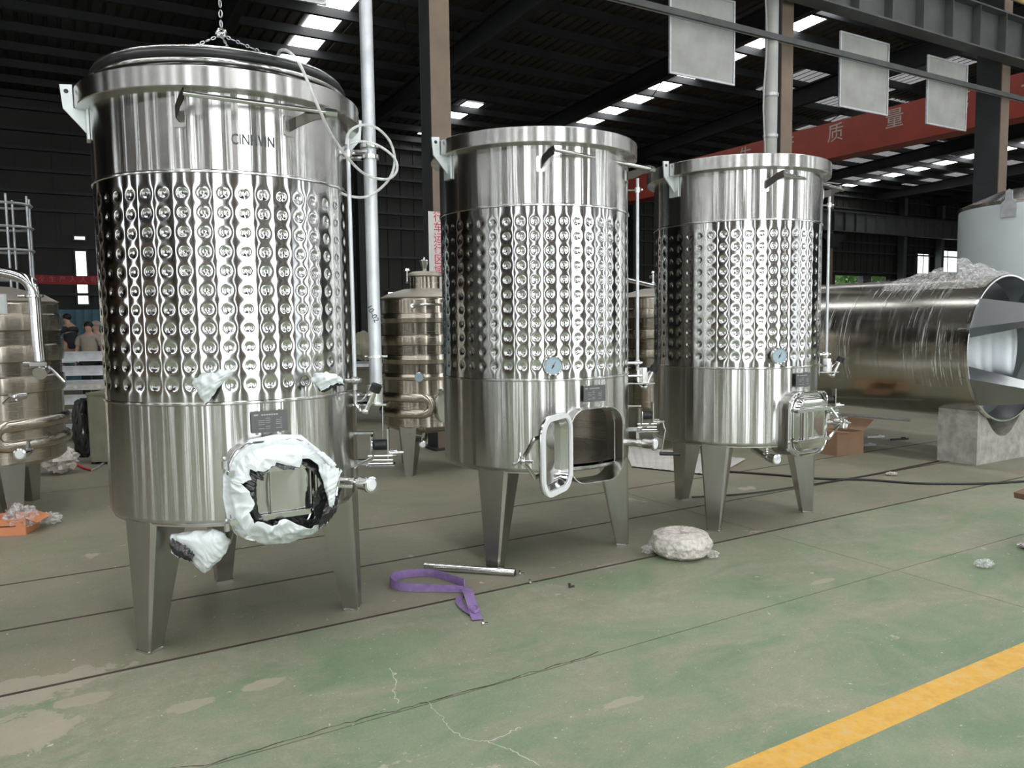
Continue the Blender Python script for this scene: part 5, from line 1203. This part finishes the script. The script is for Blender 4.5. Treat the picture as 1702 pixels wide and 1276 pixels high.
for q, lb in (((884, 970), 'small bent bright metal clip in front of the middle tank leg'), ((867, 955), 'tiny bright metal clip at the end of the steel tube'), ((950, 976), 'small dark metal sliver on the green floor'), ((806, 1038), 'small metal buckle at the tail of the purple sling')):
    p = upt(*q); k = MB(); k.box((0, 0, .006), (.035, .012, .010), Matrix.Rotation(.5, 3, 'Z')); k.box((-.012, .008, .014), (.010, .020, .018), Matrix.Rotation(.3, 3, 'Z'))
    solo('metal_clip' if 'sliver' not in lb else 'metal_sliver', k, 'fitting' if 'sliver' not in lb else 'rail', lb, 'metal scrap', p)
solo('plastic_scrap', crumple(upt(1636, 943), .075, .05, .03, 31, amp=.6), 'wrap', 'crumpled clear plastic scrap on the floor at the right', 'plastic', sharp=15)
solo('plastic_sheet', crumple(upt(1712, 912), .09, .07, .02, 33, amp=.5), 'wrapdense', 'pale sheet scrap on the floor cut by the right edge', 'plastic', sharp=15)
solo('plastic_scrap', crumple(upt(1482, 790), .07, .05, .02, 35, amp=.6), 'wrapdense', 'small pale scrap near the cables in front of the concrete saddle', 'plastic', sharp=15)
# cardboard box behind tank 3
cbx = thing('cardboard_box', 'open brown cardboard box behind the third tank', 'box', upt(1392, 752), rz=math.radians(28))
k = MB(); bw_, bd_, bh = .46, .36, .27
k.box((-bw_/2, 0, bh/2), (.008, bd_, bh)); k.box((bw_/2, 0, bh/2), (.008, bd_, bh)); k.box((0, -bd_/2, bh/2), (bw_, .008, bh)); k.box((0, bd_/2, bh/2), (bw_, .008, bh)); k.box((0, 0, .005), (bw_, bd_, .008))
put('carton_body', k, 'card', cbx)
put('flap', MB().box((bw_/2+.09, 0, bh+.06), (.22, bd_, .006), Matrix.Rotation(-.6, 3, 'Y')), 'card', cbx); put('flap', MB().box((0, bd_/2+.07, bh+.05), (bw_, .18, .006), Matrix.Rotation(.7, 3, 'X')), 'card', cbx)
put('flap', MB().box((-.10, -.02, bh+.004), (.20, bd_, .006), Matrix.Rotation(.05, 3, 'Y')), 'card', cbx)
# white ribbed matting under tank 2/3
k = MB(); cs = [upt(1040, 748), upt(1062, 778), upt(1130, 800), upt(1236, 768), upt(1150, 745)]
def matf(s, q):
    a = cs[0].lerp(cs[4].lerp(cs[3], .5), s); b_ = cs[1].lerp(cs[2], s) if s < .99 else cs[2]; p = a.lerp(b_, q); return Vector((p.x, p.y, .006+.006*math.sin(q*60)))
def matf2(s, q):
    a = upt(1035, 742).lerp(upt(1240, 764), s); b_ = upt(1050, 777).lerp(upt(1190, 792), s); p = a.lerp(b_, q); return Vector((p.x, p.y, .012+.006*abs(math.sin(s*PI*14))))
solo('ribbed_mat', MB().grid(matf2, 112, 8), 'mat', 'white ribbed matting on the floor behind the third tank legs', 'mat')
solo('black_cable', MB().tube(catmull([gpt(1205, 783), gpt(1290, 789), gpt(1360, 795), gpt(1440, 797), gpt(1530, 803), gpt(1640, 803), gpt(1720, 798)]), .011, 8), 'hose', 'black cable lying across the floor behind the third tank', 'cable')
solo('black_cable', MB().tube(catmull([gpt(1150, 826), gpt(1240, 820), gpt(1340, 806), gpt(1440, 790), gpt(1560, 766)]), .008, 8), 'hose', 'thinner black cable crossing behind the right leg of the third tank', 'cable')
for q, mt, lb in (((1455, 727), 'galv', 'thin steel bar piece under the lying tank'), ((1495, 731), 'hose', 'short dark bar under the lying tank right of the steel piece'), ((1440, 741), 'galv', 'second thin steel strip under the lying tank')):
    solo('metal_bar', MB().box((0, 0, .012), (.26, .03, .022), Matrix.Rotation(.2, 3, 'Z')).box((.05, 0, .03), (.05, .03, .02)), mt, lb, 'bar', upt(*q))
# brown table whose corner enters at the right edge
wtb = thing('wooden_table', 'brown wooden board on trestle with one corner at the right edge', 'table', (4.09, 5.17, 0), rz=.35)
put('table_top', MB().box((0, 0, .50), (1.1, .7, .04), Matrix.Rotation(-.18, 3, 'Y')), 'wood', wtb)
for sx in (.1, .45):
    for sy in (-.3, .3): put('leg', MB().box((sx, sy, .245+sx*.08), (.05, .05, .49+sx*.16)), 'wood', wtb)
